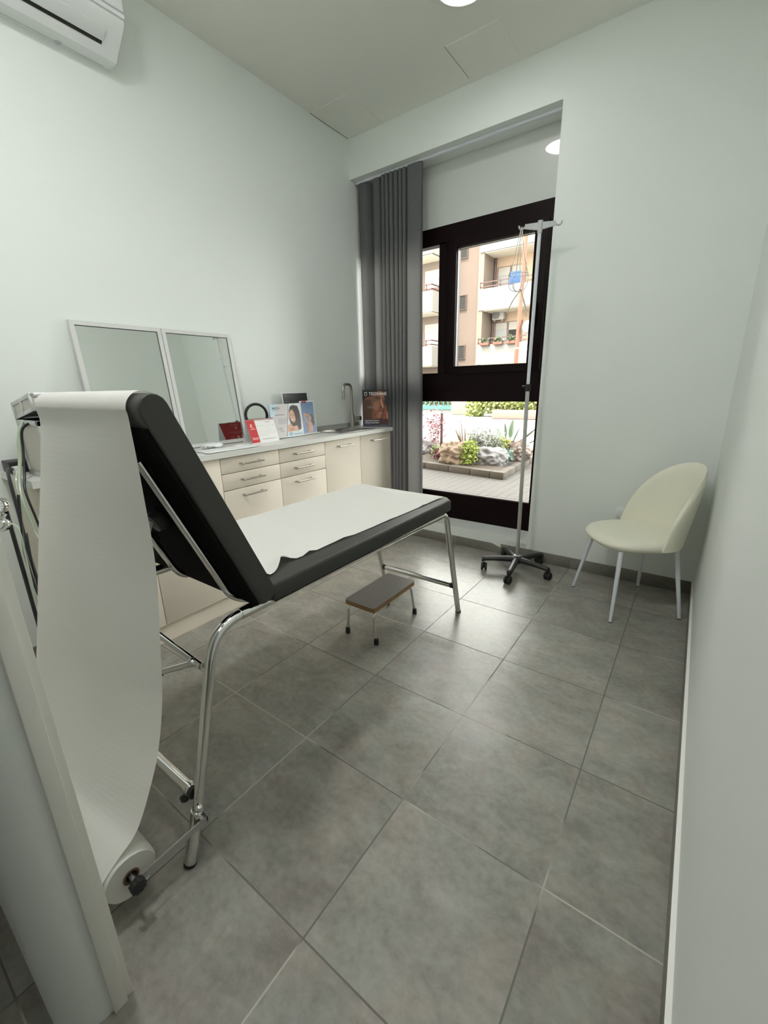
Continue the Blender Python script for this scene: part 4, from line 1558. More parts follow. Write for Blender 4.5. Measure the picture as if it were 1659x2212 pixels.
for i in range(NU + 1):
    ph = -PHM + 2 * PHM * i / NU
    q = abs(ph / PHM)
    ztop = 0.448 + 0.412 * max(0.0, 1 - q ** 2.2) ** 0.55
    ro, ri = [], []
    for j in range(NV + 1):
        tt = j / NV
        z = 0.425 + (ztop - 0.425) * tt
        hgt = z - 0.43
        rx = 0.240
        ry = 0.226
        lx = rx * math.sin(ph)
        ly = -ry * math.cos(ph) - 0.20 * max(0, hgt) * (0.35 + 0.65 * math.cos(ph * 0.85)) + 0.012
        nx, ny = math.sin(ph) / rx, -math.cos(ph) / ry
        nl = math.hypot(nx, ny)
        nx, ny = nx / nl, ny / nl
        th = 0.021 * max(0.0, 1 - tt ** 7) ** 0.5 * max(0.12, 1 - q ** 9) ** 0.5
        zz = z + 0.0 * th
        ro.append(L2W(lx + nx * th, ly + ny * th, zz))
        ri.append(L2W(lx - nx * th, ly - ny * th, zz))
    outer.append(ro)
    inner.append(ri)
loop = [o_ + i_[::-1] for o_, i_ in zip(outer, inner)]
V = b.grid(loop, closed_u=True)
b.bm.faces.new(V[0])
b.bm.faces.new(V[-1][::-1])
bmesh.ops.remove_doubles(b.bm, verts=b.bm.verts, dist=0.0006)
obj('backrest', b, M_CREAM, t, angle=70)
for (fx_, fy_), (tx, ty) in (((0.095, 2.367), (0.17, 0.15)), ((0.371, 2.015), (-0.17, 0.15)), ((0.444, 2.598), (0.15, -0.16)), ((0.686, 2.269), (-0.15, -0.16))):
    top = L2W(tx, ty, 0.405)
    # pair each foot with its nearer top corner
    alt = L2W(-tx, ty, 0.405)
    if (Vector((fx_, fy_, 0.4)) - alt).length < (Vector((fx_, fy_, 0.4)) - top).length:
        top = alt
    leg = obj('leg', B().tube([(fx_, fy_, 0.004), top], [0.0085, 0.0135], 16), M_WMETAL, t)
    obj('foot', B().cyl((fx_, fy_, 0.0), (fx_, fy_, 0.005), 0.0092), M_RUBBER, leg)

# ================================================================== IV STAND
ic = Vector((-0.305, 2.412, 0))
pole = Vector((-0.318, 2.412, 0))
t = thing('iv_stand', 'white IV drip stand on a black five-wheeled base in front of the window', 'drip stand', ic)
obj('hub', B().lathe([(0, 0.064), (0.038, 0.068), (0.046, 0.082), (0.043, 0.106), (0.028, 0.116), (0, 0.116)], ic, seg=28), M_BLACK, t)
ang0 = math.radians(-83)
for k in range(5):
    a = ang0 + k * 2 * math.pi / 5
    d = Vector((math.cos(a), math.sin(a), 0))
    s = Vector((-d.y, d.x, 0))
    b = B()
    rows = []
    for (r, zt, zb, w) in ((0.02, 0.112, 0.066, 0.027), (0.08, 0.111, 0.068, 0.024), (0.16, 0.105, 0.069, 0.021), (0.226, 0.099, 0.066, 0.020), (0.240, 0.096, 0.058, 0.018), (0.247, 0.086, 0.056, 0.013)):
        c = ic + d * r
        row = []
        for j in range(10):
            g = 2 * math.pi * j / 10
            row.append(c + s * (w * math.cos(g)) + Vector((0, 0, (zt + zb) / 2 + (zt - zb) / 2 * math.sin(g))))
        rows.append(row)
    V = b.grid(rows, closed_u=True)
    b.bm.faces.new(V[0][::-1])
    b.bm.faces.new(V[-1])
    arm = obj('arm', b, M_BLACK, t, angle=50)
    wa = a + 0.9 * (-1 if k in (0, 3) else 1) + 0.6
    wd = Vector((math.cos(wa), math.sin(wa), 0))
    wc = ic + d * 0.229 + wd * 0.016 + Vector((0, 0, 0.0282))
    ws = Vector((-wd.y, wd.x, 0))
    b = B()
    for e in (-1, 1):
        b.lathe([(0, -0.0085), (0.0225, -0.0085), (0.0282, -0.004), (0.0282, 0.004), (0.0225, 0.0085), (0, 0.0085)], wc + ws * 0.0125 * e, ws, 22)
    b.cyl(wc - ws * 0.008, wc + ws * 0.008, 0.012)
    b.cyl(ic + d * 0.229 + Vector((0, 0, 0.028)), ic + d * 0.229 + Vector((0, 0, 0.055)), 0.009)
    obj('caster', b, M_RUBBER, arm)
obj('lower_pole', B().cyl((ic.x, ic.y, 0.10), (pole.x, pole.y, 1.272), 0.0128, 0.0128, 20), M_ALU, t)
obj('collar', B().lathe([(0, 0), (0.024, 0), (0.024, 0.006), (0.015, 0.010), (0, 0.010)], (ic.x, ic.y, 0.114), seg=24), M_GALV, t)
cl = obj('clamp', B().cyl((pole.x, pole.y, 1.255), (pole.x, pole.y, 1.300), 0.0175, 0.0165), M_BLACK, t)
obj('clamp_screw', B().cyl((pole.x - 0.034, pole.y - 0.008, 1.286), (pole.x - 0.012, pole.y - 0.003, 1.286), 0.006), M_BLACK, cl)
obj('upper_pole', B().cyl((pole.x, pole.y, 1.29), (pole.x + 0.003, pole.y, 2.16), 0.0105), M_WMETAL, t)
b = B()
tp = Vector((pole.x + 0.003, pole.y, 2.148))
b.cyl(tp, tp + Vector((0, 0, 0.062)), 0.0145, 0.0150)
hv = Vector((0.225, 0.075, 0)).normalized()
for s in (-1, 1):
    a0 = tp + Vector((0, 0, 0.036))
    e = a0 + hv * s * 0.085 + Vector((0, 0, 0.006))
    rows = []
    for k in range(7):
        f = k / 6
        c = a0.lerp(e, f)
        hh = 0.022 - 0.010 * f
        n_ = Vector((-hv.y, hv.x, 0)) * 0.007
        rows.append([c + n_ + Vector((0, 0, hh * 0.8)), c - n_ + Vector((0, 0, hh * 0.8)), c - n_ - Vector((0, 0, hh)), c + n_ - Vector((0, 0, hh))])
    V = b.grid(rows, closed_u=True)
    b.bm.faces.new(V[0])
    b.bm.faces.new(V[-1])
obj('hook_bar', b, M_GPLASTIC, t)
HK = {}
for s in (-1, 1):
    e = tp + Vector((0, 0, 0.036)) + hv * s * 0.085 + Vector((0, 0, 0.006))
    cpt = e + hv * s * 0.016 + Vector((0, 0, 0.004))
    pts = [e - Vector((0, 0, 0.008))]
    for k in range(11):
        a = math.radians(200 + k * 17)
        pts.append(cpt + hv * s * (0.0165 * math.cos(a)) * 1.0 + Vector((0, 0, 0.0165 * math.sin(a))))
    HK[s] = cpt + Vector((0, 0, -0.0165))
    obj('hook', B().tube(pts, [0.0050] * len(pts), 10), M_GPLASTIC, t)

# ---- wire bottle basket hung on the left hook
hk = HK[-1]
bc = Vector((hk.x - 0.004, hk.y, 1.94))
t = thing('bottle_basket', 'white wire bottle basket hanging from the left hook of the drip stand', 'basket', (bc.x, bc.y, 1.85))
b = B()
RB = 0.056
ring = [bc + Vector((RB * math.cos(a), RB * math.sin(a), 0)) for a in np.linspace(0, 2 * math.pi, 37)[:-1]]
b.tube(ring, 0.0024, 8, closed=True)
for k in range(3):
    a = k * math.pi / 3 + 0.25
    d = Vector((math.cos(a), math.sin(a), 0))
    P = [bc + d * RB, bc + d * RB * 1.0 + Vector((0, 0, -0.045)), bc + d * RB * 0.80 + Vector((0, 0, -0.078)), bc + d * RB * 0.30 + Vector((0, 0, -0.092)), bc + Vector((0, 0, -0.0935)),
         bc - d * RB * 0.30 + Vector((0, 0, -0.092)), bc - d * RB * 0.80 + Vector((0, 0, -0.078)), bc - d * RB + Vector((0, 0, -0.045)), bc - d * RB]
    b.tube(smooth_path(P, 5), 0.0022, 8)
obj('wire_cage', b, M_WMETAL, t)
b = B()
for a, x_ in ((0.4, 0.006), (2.2, -0.006), (3.6, -0.008), (5.2, 0.008)):
    d = Vector((math.cos(a), math.sin(a), 0))
    b.tube(smooth_path([bc + d * RB, bc + d * 0.030 + Vector((0, 0, 0.09)), bc + d * 0.016 + Vector((0, 0, 0.17)), (hk.x + x_ * 0.5, hk.y + x_ * 0.3, hk.z + 0.001)], 6), 0.0021, 7)
b.tube([hk + Vector((0.0, 0.008 * math.cos(a), 0.008 * math.sin(a) + 0.004)) for a in np.linspace(0, 2 * math.pi, 17)[:-1]], 0.002, 6, closed=True)
obj('hanger_wires', b, M_STRAP, t)
b = B()
kb = bc + Vector((0.024, -0.01, -0.092))
for p in ([(0, 0, 0), (-0.035, -0.01, -0.045), (-0.058, -0.015, -0.090), (-0.070, -0.02, -0.125)], [(0, 0, 0), (0.020, 0, -0.05), (0.034, 0.01, -0.10), (0.040, 0.01, -0.15)], [(0, 0, 0), (0.015, 0, -0.04), (0.030, 0.012, -0.095), (0.034, 0.016, -0.125)]):
    pts = smooth_path([kb + Vector(q) for q in p], 5)
    for q0, q1 in zip(pts[:-1], pts[1:]):
        dd = (q1 - q0)
        n_ = Vector((0.6, -0.8, 0))
        sd_ = dd.normalized().cross(n_).normalized()
        b.obox((q0 + q1) / 2, (dd.normalized(), sd_, dd.normalized().cross(sd_)), (dd.length * 1.05, 0.007, 0.0012))
b.ball(kb, 0.008, sub=2)
obj('strap', b, M_STRAP, t)

# ================================================================== EQUIPMENT AT THE LEFT EDGE
# aluminium case on the end of the worktop
t = thing('aluminium_case', 'aluminium equipment case with its lid ajar on the left end of the worktop', 'case', (-1.60, 0.23, ZT))
cx0, cx1, cy0, cy1 = -1.752, -1.50, 0.135, 0.33
cz0, cz1 = ZT, ZT + 0.235
obj('body', B().box(cx0 + 0.006, cx1 - 0.006, cy0 + 0.006, cy1 - 0.006, cz0 + 0.001, cz1 - 0.004), M_CASEFILL, t)
b = B()
for x_ in (cx0, cx1 - 0.018):
    for y_ in (cy0, cy1 - 0.018):
        b.box(x_, x_ + 0.018, y_, y_ + 0.018, cz0, cz1, 0.002)
for z_ in (cz0, cz1 - 0.022):
    b.box(cx0, cx1, cy0, cy0 + 0.014, z_, z_ + 0.022, 0.002)
    b.box(cx0, cx1, cy1 - 0.014, cy1, z_, z_ + 0.022, 0.002)
    b.box(cx0, cx0 + 0.014, cy0, cy1, z_, z_ + 0.022, 0.002)
    b.box(cx1 - 0.014, cx1, cy0, cy1, z_, z_ + 0.022, 0.002)
obj('edge_profile', b, M_ALU, t)
A = math.radians(9)
lu = Vector((math.cos(A), 0, math.sin(A)))
ln_ = Vector((-math.sin(A), 0, math.cos(A)))
h0 = Vector((cx0, (cy0 + cy1) / 2, cz1 + 0.002))
ld = obj('lid', B().obox(h0 + lu * 0.126 + ln_ * 0.030, (lu, Vector((0, 1, 0)), ln_), (0.244, cy1 - cy0 - 0.008, 0.052), 0.003), M_CASEFILL, t)
b = B()
for e in (0.004, 0.058):
    for yy in (cy0 + 0.009, cy1 - 0.009):
        b.obox(Vector((h0.x, yy, h0.z)) + lu * 0.126 + ln_ * e, (lu, Vector((0, 1, 0)), ln_), (0.252, 0.018, 0.016), 0.002)
    for s_ in (0.009, 0.243):
        b.obox(h0 + lu * s_ + ln_ * e, (lu, Vector((0, 1, 0)), ln_), (0.018, cy1 - cy0, 0.016), 0.002)
for s_ in (0.009, 0.126, 0.243):
    for yy in (cy0 + 0.006, cy1 - 0.006):
        b.obox(Vector((h0.x, yy, h0.z)) + lu * s_ + ln_ * 0.031, (lu, Vector((0, 1, 0)), ln_), (0.018, 0.014, 0.062), 0.002)
obj('lid_profile', b, M_ALU, ld)
obj('dark_lining', B().box(cx0 + 0.012, cx1 - 0.012, cy0 + 0.012, cy1 - 0.012, cz1 - 0.004, cz1 + 0.001), M_BLACKBOARD, t)

# black power unit lying on the worktop by the wall
t = thing('power_unit', 'flat black power unit on the worktop at the left picture edge', 'power unit', (-1.86, 0.16, ZT))
obj('housing', B().box(-1.925, -1.815, 0.088, 0.225, ZT, ZT + 0.052, 0.004), M_BLACK, t)
obj('switch', B().box(-1.8155, -1.811, 0.175, 0.200, ZT + 0.015, ZT + 0.035, 0.001), M_RED, t)
obj('white_adapter', B().box(-1.812, -1.765, 0.092, 0.125, ZT, ZT + 0.034, 0.003), M_WPLASTIC, t)

# regulator with gauge on a thin post
gp = Vector((-1.428, -0.052, 0))
t = thing('gas_regulator', 'pressure gauge and chrome regulator on a thin black post at the left picture edge', 'regulator', gp)
obj('post', B().cyl((gp.x, gp.y + 0.012, 0.012), (gp.x, gp.y + 0.012, 0.93), 0.007).lathe([(0, 0.014), (0.07, 0.012), (0.085, 0.004), (0.085, 0), (0, 0)], (gp.x, gp.y + 0.012, 0), seg=28), M_BLACK, t)
gn = Vector((0.72, -0.66, 0.2)).normalized()
gc = Vector((-1.415, -0.058, 0.916))
g = obj('gauge', B().lathe([(0, 0.012), (0.024, 0.012), (0.027, 0.014), (0.029, 0.010), (0.029, -0.012), (0, -0.012)], gc, gn, 32), M_CHROME, t)
obj('dial', B().lathe([(0, 0.0135), (0.0235, 0.0132)], gc, gn, 32), M_WHITE, g)
gu = gn.cross(Vector((0, 0, 1))).normalized()
gv = gu.cross(gn)
b = B()
b.obox(gc + gn * 0.0142 + (gu * 0.4 + gv * 0.6) * 0.004, ((gu * 0.55 + gv * 0.83).normalized(), (gu * 0.83 - gv * 0.55).normalized(), gn), (0.022, 0.003, 0.0008))
for k in range(9):
    a = math.radians(-40 + k * 32)
    dd = gu * math.cos(a) + gv * math.sin(a)
    b.obox(gc + gn * 0.0139 + dd * 0.0195, (dd, gn.cross(dd), gn), (0.004, 0.0012, 0.0006))
obj('needle', b, M_BLACKINK, g)
kc = Vector((-1.442, -0.062, 0.845))
obj('regulator_knob', B().lathe([(0, 0.034), (0.008, 0.034), (0.011, 0.028), (0.011, 0.022), (0.020, 0.020), (0.022, 0.014), (0.030, 0.010), (0.0325, 0.0), (0.031, -0.012), (0, -0.012)], kc, gn, 36), M_CHROME, t)
obj('stem', B().cyl(gc - gn * 0.004, kc - gn * 0.004, 0.006).cyl((gp.x, gp.y + 0.012, 0.88), kc, 0.008), M_CHROME, t)
obj('outlet_nipple', B().cyl(kc + gu * 0.02, kc + gu * 0.046 + Vector((0, 0, 0.008)), 0.004), mat('brass', (0.55, 0.38, 0.14), 0.25, 1.0), t)


def cable(name, label, pts, r, m, cat='cable', group='cables and hoses at the left edge'):
    o = obj(name, B().tube(smooth_path(pts, 8), r, 8), m)
    tag(o, label, cat, group)


cable('cable', 'thick black cable running from the aluminium case down behind the paper sheet',
      [(-1.60, 0.14, 1.192), (-1.612, 0.112, 1.16), (-1.606, 0.098, 1.08), (-1.575, 0.075, 0.99), (-1.535, 0.055, 0.93), (-1.50, 0.06, 0.80), (-1.475, 0.07, 0.60), (-1.46, 0.10, 0.30), (-1.45, 0.12, 0.008)], 0.0050, M_BLACK)
cable('hose', 'pale green hose running from the aluminium case to the floor',
      [(-1.66, 0.14, 1.200), (-1.668, 0.115, 1.15), (-1.672, 0.10, 1.05), (-1.645, 0.070, 0.96), (-1.60, 0.055, 0.88), (-1.56, 0.06, 0.75), (-1.51, 0.07, 0.55), (-1.47, 0.10, 0.30), (-1.43, 0.12, 0.010)], 0.0058, M_GREENTUBE, 'hose')
cable('hose', 'thin clear hose hanging from the aluminium case beside the green one',
      [(-1.69, 0.14, 1.190), (-1.71, 0.115, 1.12), (-1.715, 0.10, 1.02), (-1.665, 0.066, 0.965), (-1.635, 0.055, 0.90), (-1.585, 0.055, 0.80), (-1.535, 0.06, 0.72), (-1.48, 0.08, 0.68)], 0.0040, M_CLEARTUBE, 'hose')
cable('hose', 'thin greenish hose looping from the regulator nipple',
      [kc + gu * 0.040 + Vector((0, 0, 0.006)), (-1.385, -0.040, 0.845), (-1.372, -0.03, 0.80), (-1.385, -0.03, 0.73), (-1.40, -0.03, 0.62), (-1.405, -0.03, 0.50), (-1.38, -0.02, 0.40), (-1.34, 0.00, 0.36), (-1.30, 0.02, 0.37)], 0.0030, M_GREENTUBE, 'hose')
cable('cable', 'thick black cable hanging from the worktop past the regulator to the floor',
      [(-1.815, 0.10, 0.985), (-1.72, 0.06, 1.0), (-1.60, 0.03, 0.96), (-1.53, 0.015, 0.86), (-1.47, 0.0, 0.70), (-1.44, 0.0, 0.50), (-1.40, 0.01, 0.30), (-1.36, 0.03, 0.10), (-1.34, 0.05, 0.007)], 0.0062, M_BLACK)
cable('cable', 'black cable crossing behind the gauge and looping above the floor',
      [(-1.49, 0.02, 0.93), (-1.475, 0.0, 0.80), (-1.435, -0.02, 0.70), (-1.405, -0.02, 0.55), (-1.36, -0.01, 0.42), (-1.325, 0.0, 0.32), (-1.34, 0.02, 0.22), (-1.39, 0.03, 0.15), (-1.43, 0.04, 0.008)], 0.0050, M_BLACK)
cable('cable', 'thin black cable hanging in a wide loop below the gauge',
      [(-1.47, 0.01, 0.78), (-1.43, -0.005, 0.68), (-1.395, -0.01, 0.60), (-1.375, -0.01, 0.545), (-1.345, 0.0, 0.48), (-1.315, 0.0, 0.43), (-1.335, 0.01, 0.365), (-1.385, 0.015, 0.34), (-1.42, 0.02, 0.335), (-1.46, 0.03, 0.30), (-1.49, 0.04, 0.007)], 0.0026, M_BLACK)


# ================================================================== OUTSIDE
GZ = -0.10
ALB = 0.235      # outdoor colours darkened to balance the strong sky light
M_PAVE = tile_material('pavement_blocks', (0.125, 0.125), 0.008, (0.026, 0.0235, 0.021), (0.037, 0.034, 0.0305), (0.023, 0.021, 0.019), 0.8, 5.0, 6.0)
M_STREET = mat('pale_street', (0.70, 0.69, 0.67), 0.85, noise_amt=0.12, noise_scale=3)
struct('pavement', B().box(-14, 6, 2.99, 6.05, GZ - 0.2, GZ), M_PAVE)
struct('pavement_side', B().box(-1.95, 6, 6.05, 8.8, GZ - 0.2, GZ), M_PAVE)
struct('street', B().box(-40, 30, 5.6, 40, GZ - 0.22, GZ - 0.012), M_STREET)

rng = random.Random(11)
ALB = 0.36
# planter with stone kerb
C0 = Vector((-1.656, 5.747, GZ))
A1 = Vector((-5.2, 6.26, GZ))
B1 = Vector((-1.80, 8.6, GZ))
D1 = Vector((-5.4, 8.9, GZ))
t = thing('planter_bed', 'planted bed with a low stone kerb on the pavement outside the window', 'flower bed', (-3.4, 7.2, GZ))
M_KERB = mat('kerb_stone', (0.115, 0.098, 0.075), 0.85, noise_amt=0.25, noise_scale=9, bump=0.5, bump_scale=40)


def kerb(a, c, lens):
    d = (c - a)
    L_ = d.length
    d.normalize()
    s = Vector((-d.y, d.x, 0))
    p, k = 0.0, 0
    while p < L_ - 0.05:
        ln = min(lens[k % len(lens)], L_ - p)
        m_ = a + d * (p + ln / 2) + s * 0.06 + Vector((0, 0, 0.055))
        obj('kerb_stone', B().obox(m_, (d, s, Vector((0, 0, 1))), (ln - 0.008, 0.12, 0.11), 0.010), M_KERB, t)
        p += ln
        k += 1


kerb(A1, C0, (0.42, 0.36, 0.5))
kerb(C0 + (B1 - C0).normalized() * 0.125, B1, (0.5, 0.4, 0.45))
b = B()
NSX, NSY = 40, 26
rows = []
for i in range(NSX + 1):
    row = []
    for j in range(NSY + 1):
        u, v = i / NSX, j / NSY
        p = (A1 * (1 - u) + C0 * u) * (1 - v) + (D1 * (1 - u) + B1 * u) * v
        edge = min(u, 1 - u, v, 1 - v)
        row.append((p.x, p.y + 0.06 * (1 - v), GZ + 0.085 + 0.10 * min(1, edge * 6) * (0.7 + 0.5 * noise.noise(Vector((u * 6, v * 5, 1)))) + 0.012 * noise.noise(Vector((u * 40, v * 30, 2)))))
    rows.append(row)
b.grid(rows)
obj('soil', b, mat('brown_soil', (0.085, 0.060, 0.042), 0.95, noise_amt=0.45, noise_scale=18, bump=0.8, bump_scale=30), t, angle=60)

GROUP_P = 'plants in the bed outside'
SZ = GZ + 0.13


def rock(label, c, r, sc_, col, seed, col_amt=0.3):
    b = B()
    b.ball(c, r, sc_, 5, 0.30, 1.7, seed)
    for v in b.bm.verts:
        d_ = (v.co - Vector(c))
        v.co += d_ * (0.16 * noise.noise(v.co * 9 + Vector((seed, 0, 0))) * 0.5 + 0.05 * noise.noise(v.co * 24))
    m_ = mat('rock_%d' % int(seed * 10), col, 0.85, noise_amt=col_amt, noise_scale=7, bump=0.8, bump_scale=16)
    tag(obj('rock', b, m_, None, angle=60), label, 'rock')


rock('rounded brown rock in the bed, left of the yellow-green shrub', (-2.70, 6.22, SZ + 0.13), 0.265, (1.05, 0.85, 0.85), (0.33, 0.245, 0.17), 1.2)
rock('jagged pale grey rock in the bed, right of the yellow-green shrub', (-2.15, 6.36, SZ + 0.07), 0.28, (1.12, 0.8, 0.68), (0.27, 0.27, 0.28), 2.4)
rock('small reddish-white rock behind the drip stand pole in the bed', (-1.86, 7.0, SZ + 0.12), 0.24, (0.85, 0.8, 0.9), (0.38, 0.30, 0.27), 3.6)
rock('grey rock at the left end of the bed by the curtain', (-3.72, 6.75, SZ + 0.08), 0.26, (1.1, 0.9, 0.8), (0.36, 0.35, 0.36), 4.3)


def shrub(label, c, rad, n, size, col, aspect=2.0, shell=0.3, name='shrub'):
    t_ = thing(name, label, 'plant', (c[0], c[1], SZ))
    b = B()
    b.leaves(c, rad, n, size, rng, aspect, shell)
    obj('foliage', b, mat('leaf_%d_%d_%d' % tuple(int(x_ * 255) for x_ in col), col, 0.55, noise_amt=0.35, noise_scale=6), t_, smooth=False, recalc=False)
    b = B()
    for k in range(4):
        a = k * 1.6
        b.cyl((c[0], c[1], SZ - 0.03), (c[0] + rad[0] * 0.5 * math.cos(a), c[1] + rad[1] * 0.5 * math.sin(a), c[2] + rad[2] * 0.4), 0.007, 0.003, 6)
    obj('stems', b, mat('twig', (0.16, 0.11, 0.07), 0.8), t_)
    return t_


shrub('bright yellow-green leafy shrub between the brown and the grey rock', (-2.43, 6.18, SZ + 0.16), (0.19, 0.16, 0.22), 1100, 0.036, (0.42, 0.55, 0.07))
shrub('small yellow-green shrub behind the pale grey rock', (-2.15, 6.95, SZ + 0.20), (0.20, 0.14, 0.16), 420, 0.045, (0.55, 0.62, 0.08))
shrub('feathery silver-grey shrub behind the yellow-green shrub', (-2.56, 6.75, SZ + 0.26), (0.24, 0.20, 0.27), 900, 0.055, (0.52, 0.58, 0.52), 6.0, 0.1)
shrub('wispy silver-grey shrub behind the pale grey rock', (-2.26, 6.75, SZ + 0.30), (0.25, 0.20, 0.27), 700, 0.060, (0.60, 0.66, 0.58), 8.0, 0.1)
shrub('low grey-green plant at the foot of the broad-leaved plant', (-1.93, 6.55, SZ + 0.10), (0.14, 0.13, 0.12), 260, 0.05, (0.20, 0.34, 0.30), 2.5, 0.2)
shrub('dark red low plant in front of the staked shrub', (-3.05, 6.33, SZ + 0.08), (0.18, 0.12, 0.11), 320, 0.035, (0.30, 0.07, 0.09), 2.0, 0.2)
shrub('low green tuft left of the brown rock', (-3.22, 6.45, SZ + 0.09), (0.12, 0.10, 0.12), 240, 0.045, (0.26, 0.36, 0.12), 3.0, 0.2)
t = shrub('thin red-leaved shrub tied to a stake', (-3.42, 6.75, SZ + 0.48), (0.26, 0.20, 0.46), 420, 0.032, (0.55, 0.17, 0.24), 2.0, 0.15, 'red_shrub')
tag(obj('stake', B().cyl((-3.25, 6.72, GZ + 0.02), (-3.25, 6.72, SZ + 0.78), 0.026, 0.024, 12), mat('rusty_stake', (0.16, 0.07, 0.06), 0.8, noise_amt=0.3)), 'dark reddish stake standing beside the red-leaved shrub', 'stake')
# flax
t = thing('flax_plant', 'spiky bronze-green flax plant in the middle of the bed', 'plant', (-2.72, 6.70, SZ))
b = B()
for k in range(26):
    a = rng.uniform(0, 2 * math.pi)
    el = rng.uniform(0.6, 1.45)
    b.blade((-2.72 + 0.04 * math.cos(a), 6.70 + 0.04 * math.sin(a), SZ), (math.cos(a) * math.cos(el), math.sin(a) * math.cos(el), math.sin(el)), rng.uniform(0.55, 0.88), 0.020, rng.uniform(0.02, 0.18), 8, 0.9)
obj('blades', b, mat('flax_leaf', (0.46, 0.34, 0.25), 0.5, noise_amt=0.3, noise_scale=3), t, smooth=False, recalc=False)
# strelitzia
t = thing('broad_leaved_plant', 'dark green broad-leaved plant beside the drip stand pole in the bed', 'plant', (-2.12, 7.15, SZ))
b, b2 = B(), B()
for (dx, dy, dz, ln, wd) in ((-0.66, -0.1, 0.72, 0.98, 0.055), (-0.35, 0.1, 0.75, 0.62, 0.06), (-0.12, 0, 1.0, 0.66, 0.075), (0.06, 0.1, 1.0, 0.72, 0.07), (0.28, 0.05, 0.9, 0.62, 0.07), (0.62, 0.0, 0.75, 0.80, 0.075), (0.85, 0.05, 0.62, 0.78, 0.06), (0.9, -0.2, 0.30, 0.85, 0.07), (-0.30, -0.5, 0.45, 0.42, 0.07), (0.30, -0.4, 0.6, 0.48, 0.06)):
    base = Vector((-2.12, 7.15, SZ))
    d = Vector((dx, dy, dz)).normalized()
    st = base + d * ln * 0.45
    b2.cyl(base, st, 0.011, 0.007, 7)
    b.blade(st, d, ln * 0.58, wd, 0.18, 9, 0.5, 0.3)
obj('leaves', b, mat('dark_green_leaf', (0.17, 0.27, 0.16), 0.4, noise_amt=0.3, noise_scale=5), t, smooth=False, recalc=False)
obj('stalks', b2, mat('green_stalk', (0.16, 0.20, 0.11), 0.5), t)

ALB = 0.30
# ---- far side of the street
t = thing('fence', 'teal metal railing on a low white wall across the street', 'fence', (-12.0, 20.6, GZ))
M_TEAL = mat('teal_paint', (0.10, 0.36, 0.32), 0.45)
fy = 20.6
obj('wall', B().box(-16, -9.75, fy + 0.05, fy + 0.3, GZ, GZ + 0.14), mat('pale_render', (0.55, 0.54, 0.50), 0.8), t)
obj('lower_rail', B().box(-16, -9.72, fy, fy + 0.06, GZ + 0.14, GZ + 0.36), M_TEAL, t)
obj('upper_rail', B().box(-16, -9.72, fy, fy + 0.06, GZ + 1.35, GZ + 1.43), M_TEAL, t)
obj('post', B().box(-10.02, -9.72, fy - 0.01, fy + 0.07, GZ, GZ + 1.5), M_TEAL, t)
b = B()
xx = -16.0
while xx < -10.1:
    b.box(xx, xx + 0.06, fy + 0.01, fy + 0.05, GZ + 0.3, GZ + 1.4)
    xx += 0.28
obj('bars', b, M_TEAL, t)
tag(obj('gate_pillar', B().box(-9.35, -8.25, 19.0, 19.6, GZ, GZ + 2.0, 0.02).box(-9.45, -8.15, 18.9, 19.7, GZ + 2.0, GZ + 2.1, 0.02), mat('sandstone', (0.60, 0.53, 0.40), 0.85, noise_amt=0.2, noise_scale=4)), 'pale stone gate pillar at the end of the teal railing', 'pillar')
M_HEDGE = (0.56, 0.64, 0.20)


def bush(name, label, c, rad, n, size, col, cat='bush'):
    b = B()
    b.leaves(c, rad, n, size, rng, 1.6, 0.5)
    b.ball(c, 1.0, (rad[0] * 0.75, rad[1] * 0.7, rad[2] * 0.75), 3, 0.2, 2.0, 1.0)
    o = obj(name, b, mat('leaf_%d_%d_%d' % tuple(int(x_ * 255) for x_ in col), col, 0.6, noise_amt=0.35, noise_scale=3), smooth=False, recalc=False)
    tag(o, label, cat)


bush('hedge', 'yellow-green hedge on the far side of the street, behind the drip stand pole', (-5.6, 18.4, GZ + 0.75), (2.0, 0.7, 0.85), 3600, 0.12, M_HEDGE, 'hedge')
bush('bush', 'dark bush between the gate pillar and the yellow-green hedge', (-7.45, 20.4, GZ + 1.1), (0.6, 0.5, 1.1), 900, 0.16, (0.10, 0.11, 0.05))
bush('bush', 'small yellow-green bush at the foot of the gate pillar', (-7.75, 18.3, GZ + 0.40), (0.45, 0.3, 0.5), 420, 0.12, (0.56, 0.68, 0.18))
bush('bush', 'yellow-green bush behind the teal railing', (-12.4, 21.8, GZ + 0.9), (3.2, 0.5, 0.9), 2200, 0.15, (0.50, 0.54, 0.28))
tag(obj('garden_wall', B().box(-6.5, -2.5, 17.2, 17.5, GZ, GZ + 0.36, 0.02), mat('pink_brick', (0.50, 0.36, 0.30), 0.85, noise_amt=0.15, noise_scale=6)), 'low pinkish garden wall in front of the yellow-green hedge', 'wall')
# pale agave visible over the sill of the upper pane
t = thing('agave', 'yellow-green spiky plant in front of the building, low in the upper pane', 'plant', (-11.0, 23.0, GZ))
b = B()
for k in range(26):
    a = rng.uniform(0, 2 * math.pi)
    el = rng.uniform(0.25, 1.45)
    b.blade((-11.0, 23.0, GZ + 1.75), (math.cos(a) * math.cos(el), math.sin(a) * math.cos(el), math.sin(el)), rng.uniform(0.55, 0.8), 0.05, 0.1, 6, 0.9)
obj('blades', b, mat('agave_leaf', (0.42, 0.46, 0.12), 0.5), t, smooth=False, recalc=False)
obj('trunk', B().cyl((-11.0, 23.0, GZ), (-11.0, 23.0, GZ + 1.8), 0.12, 0.09, 10), mat('twig'), t)
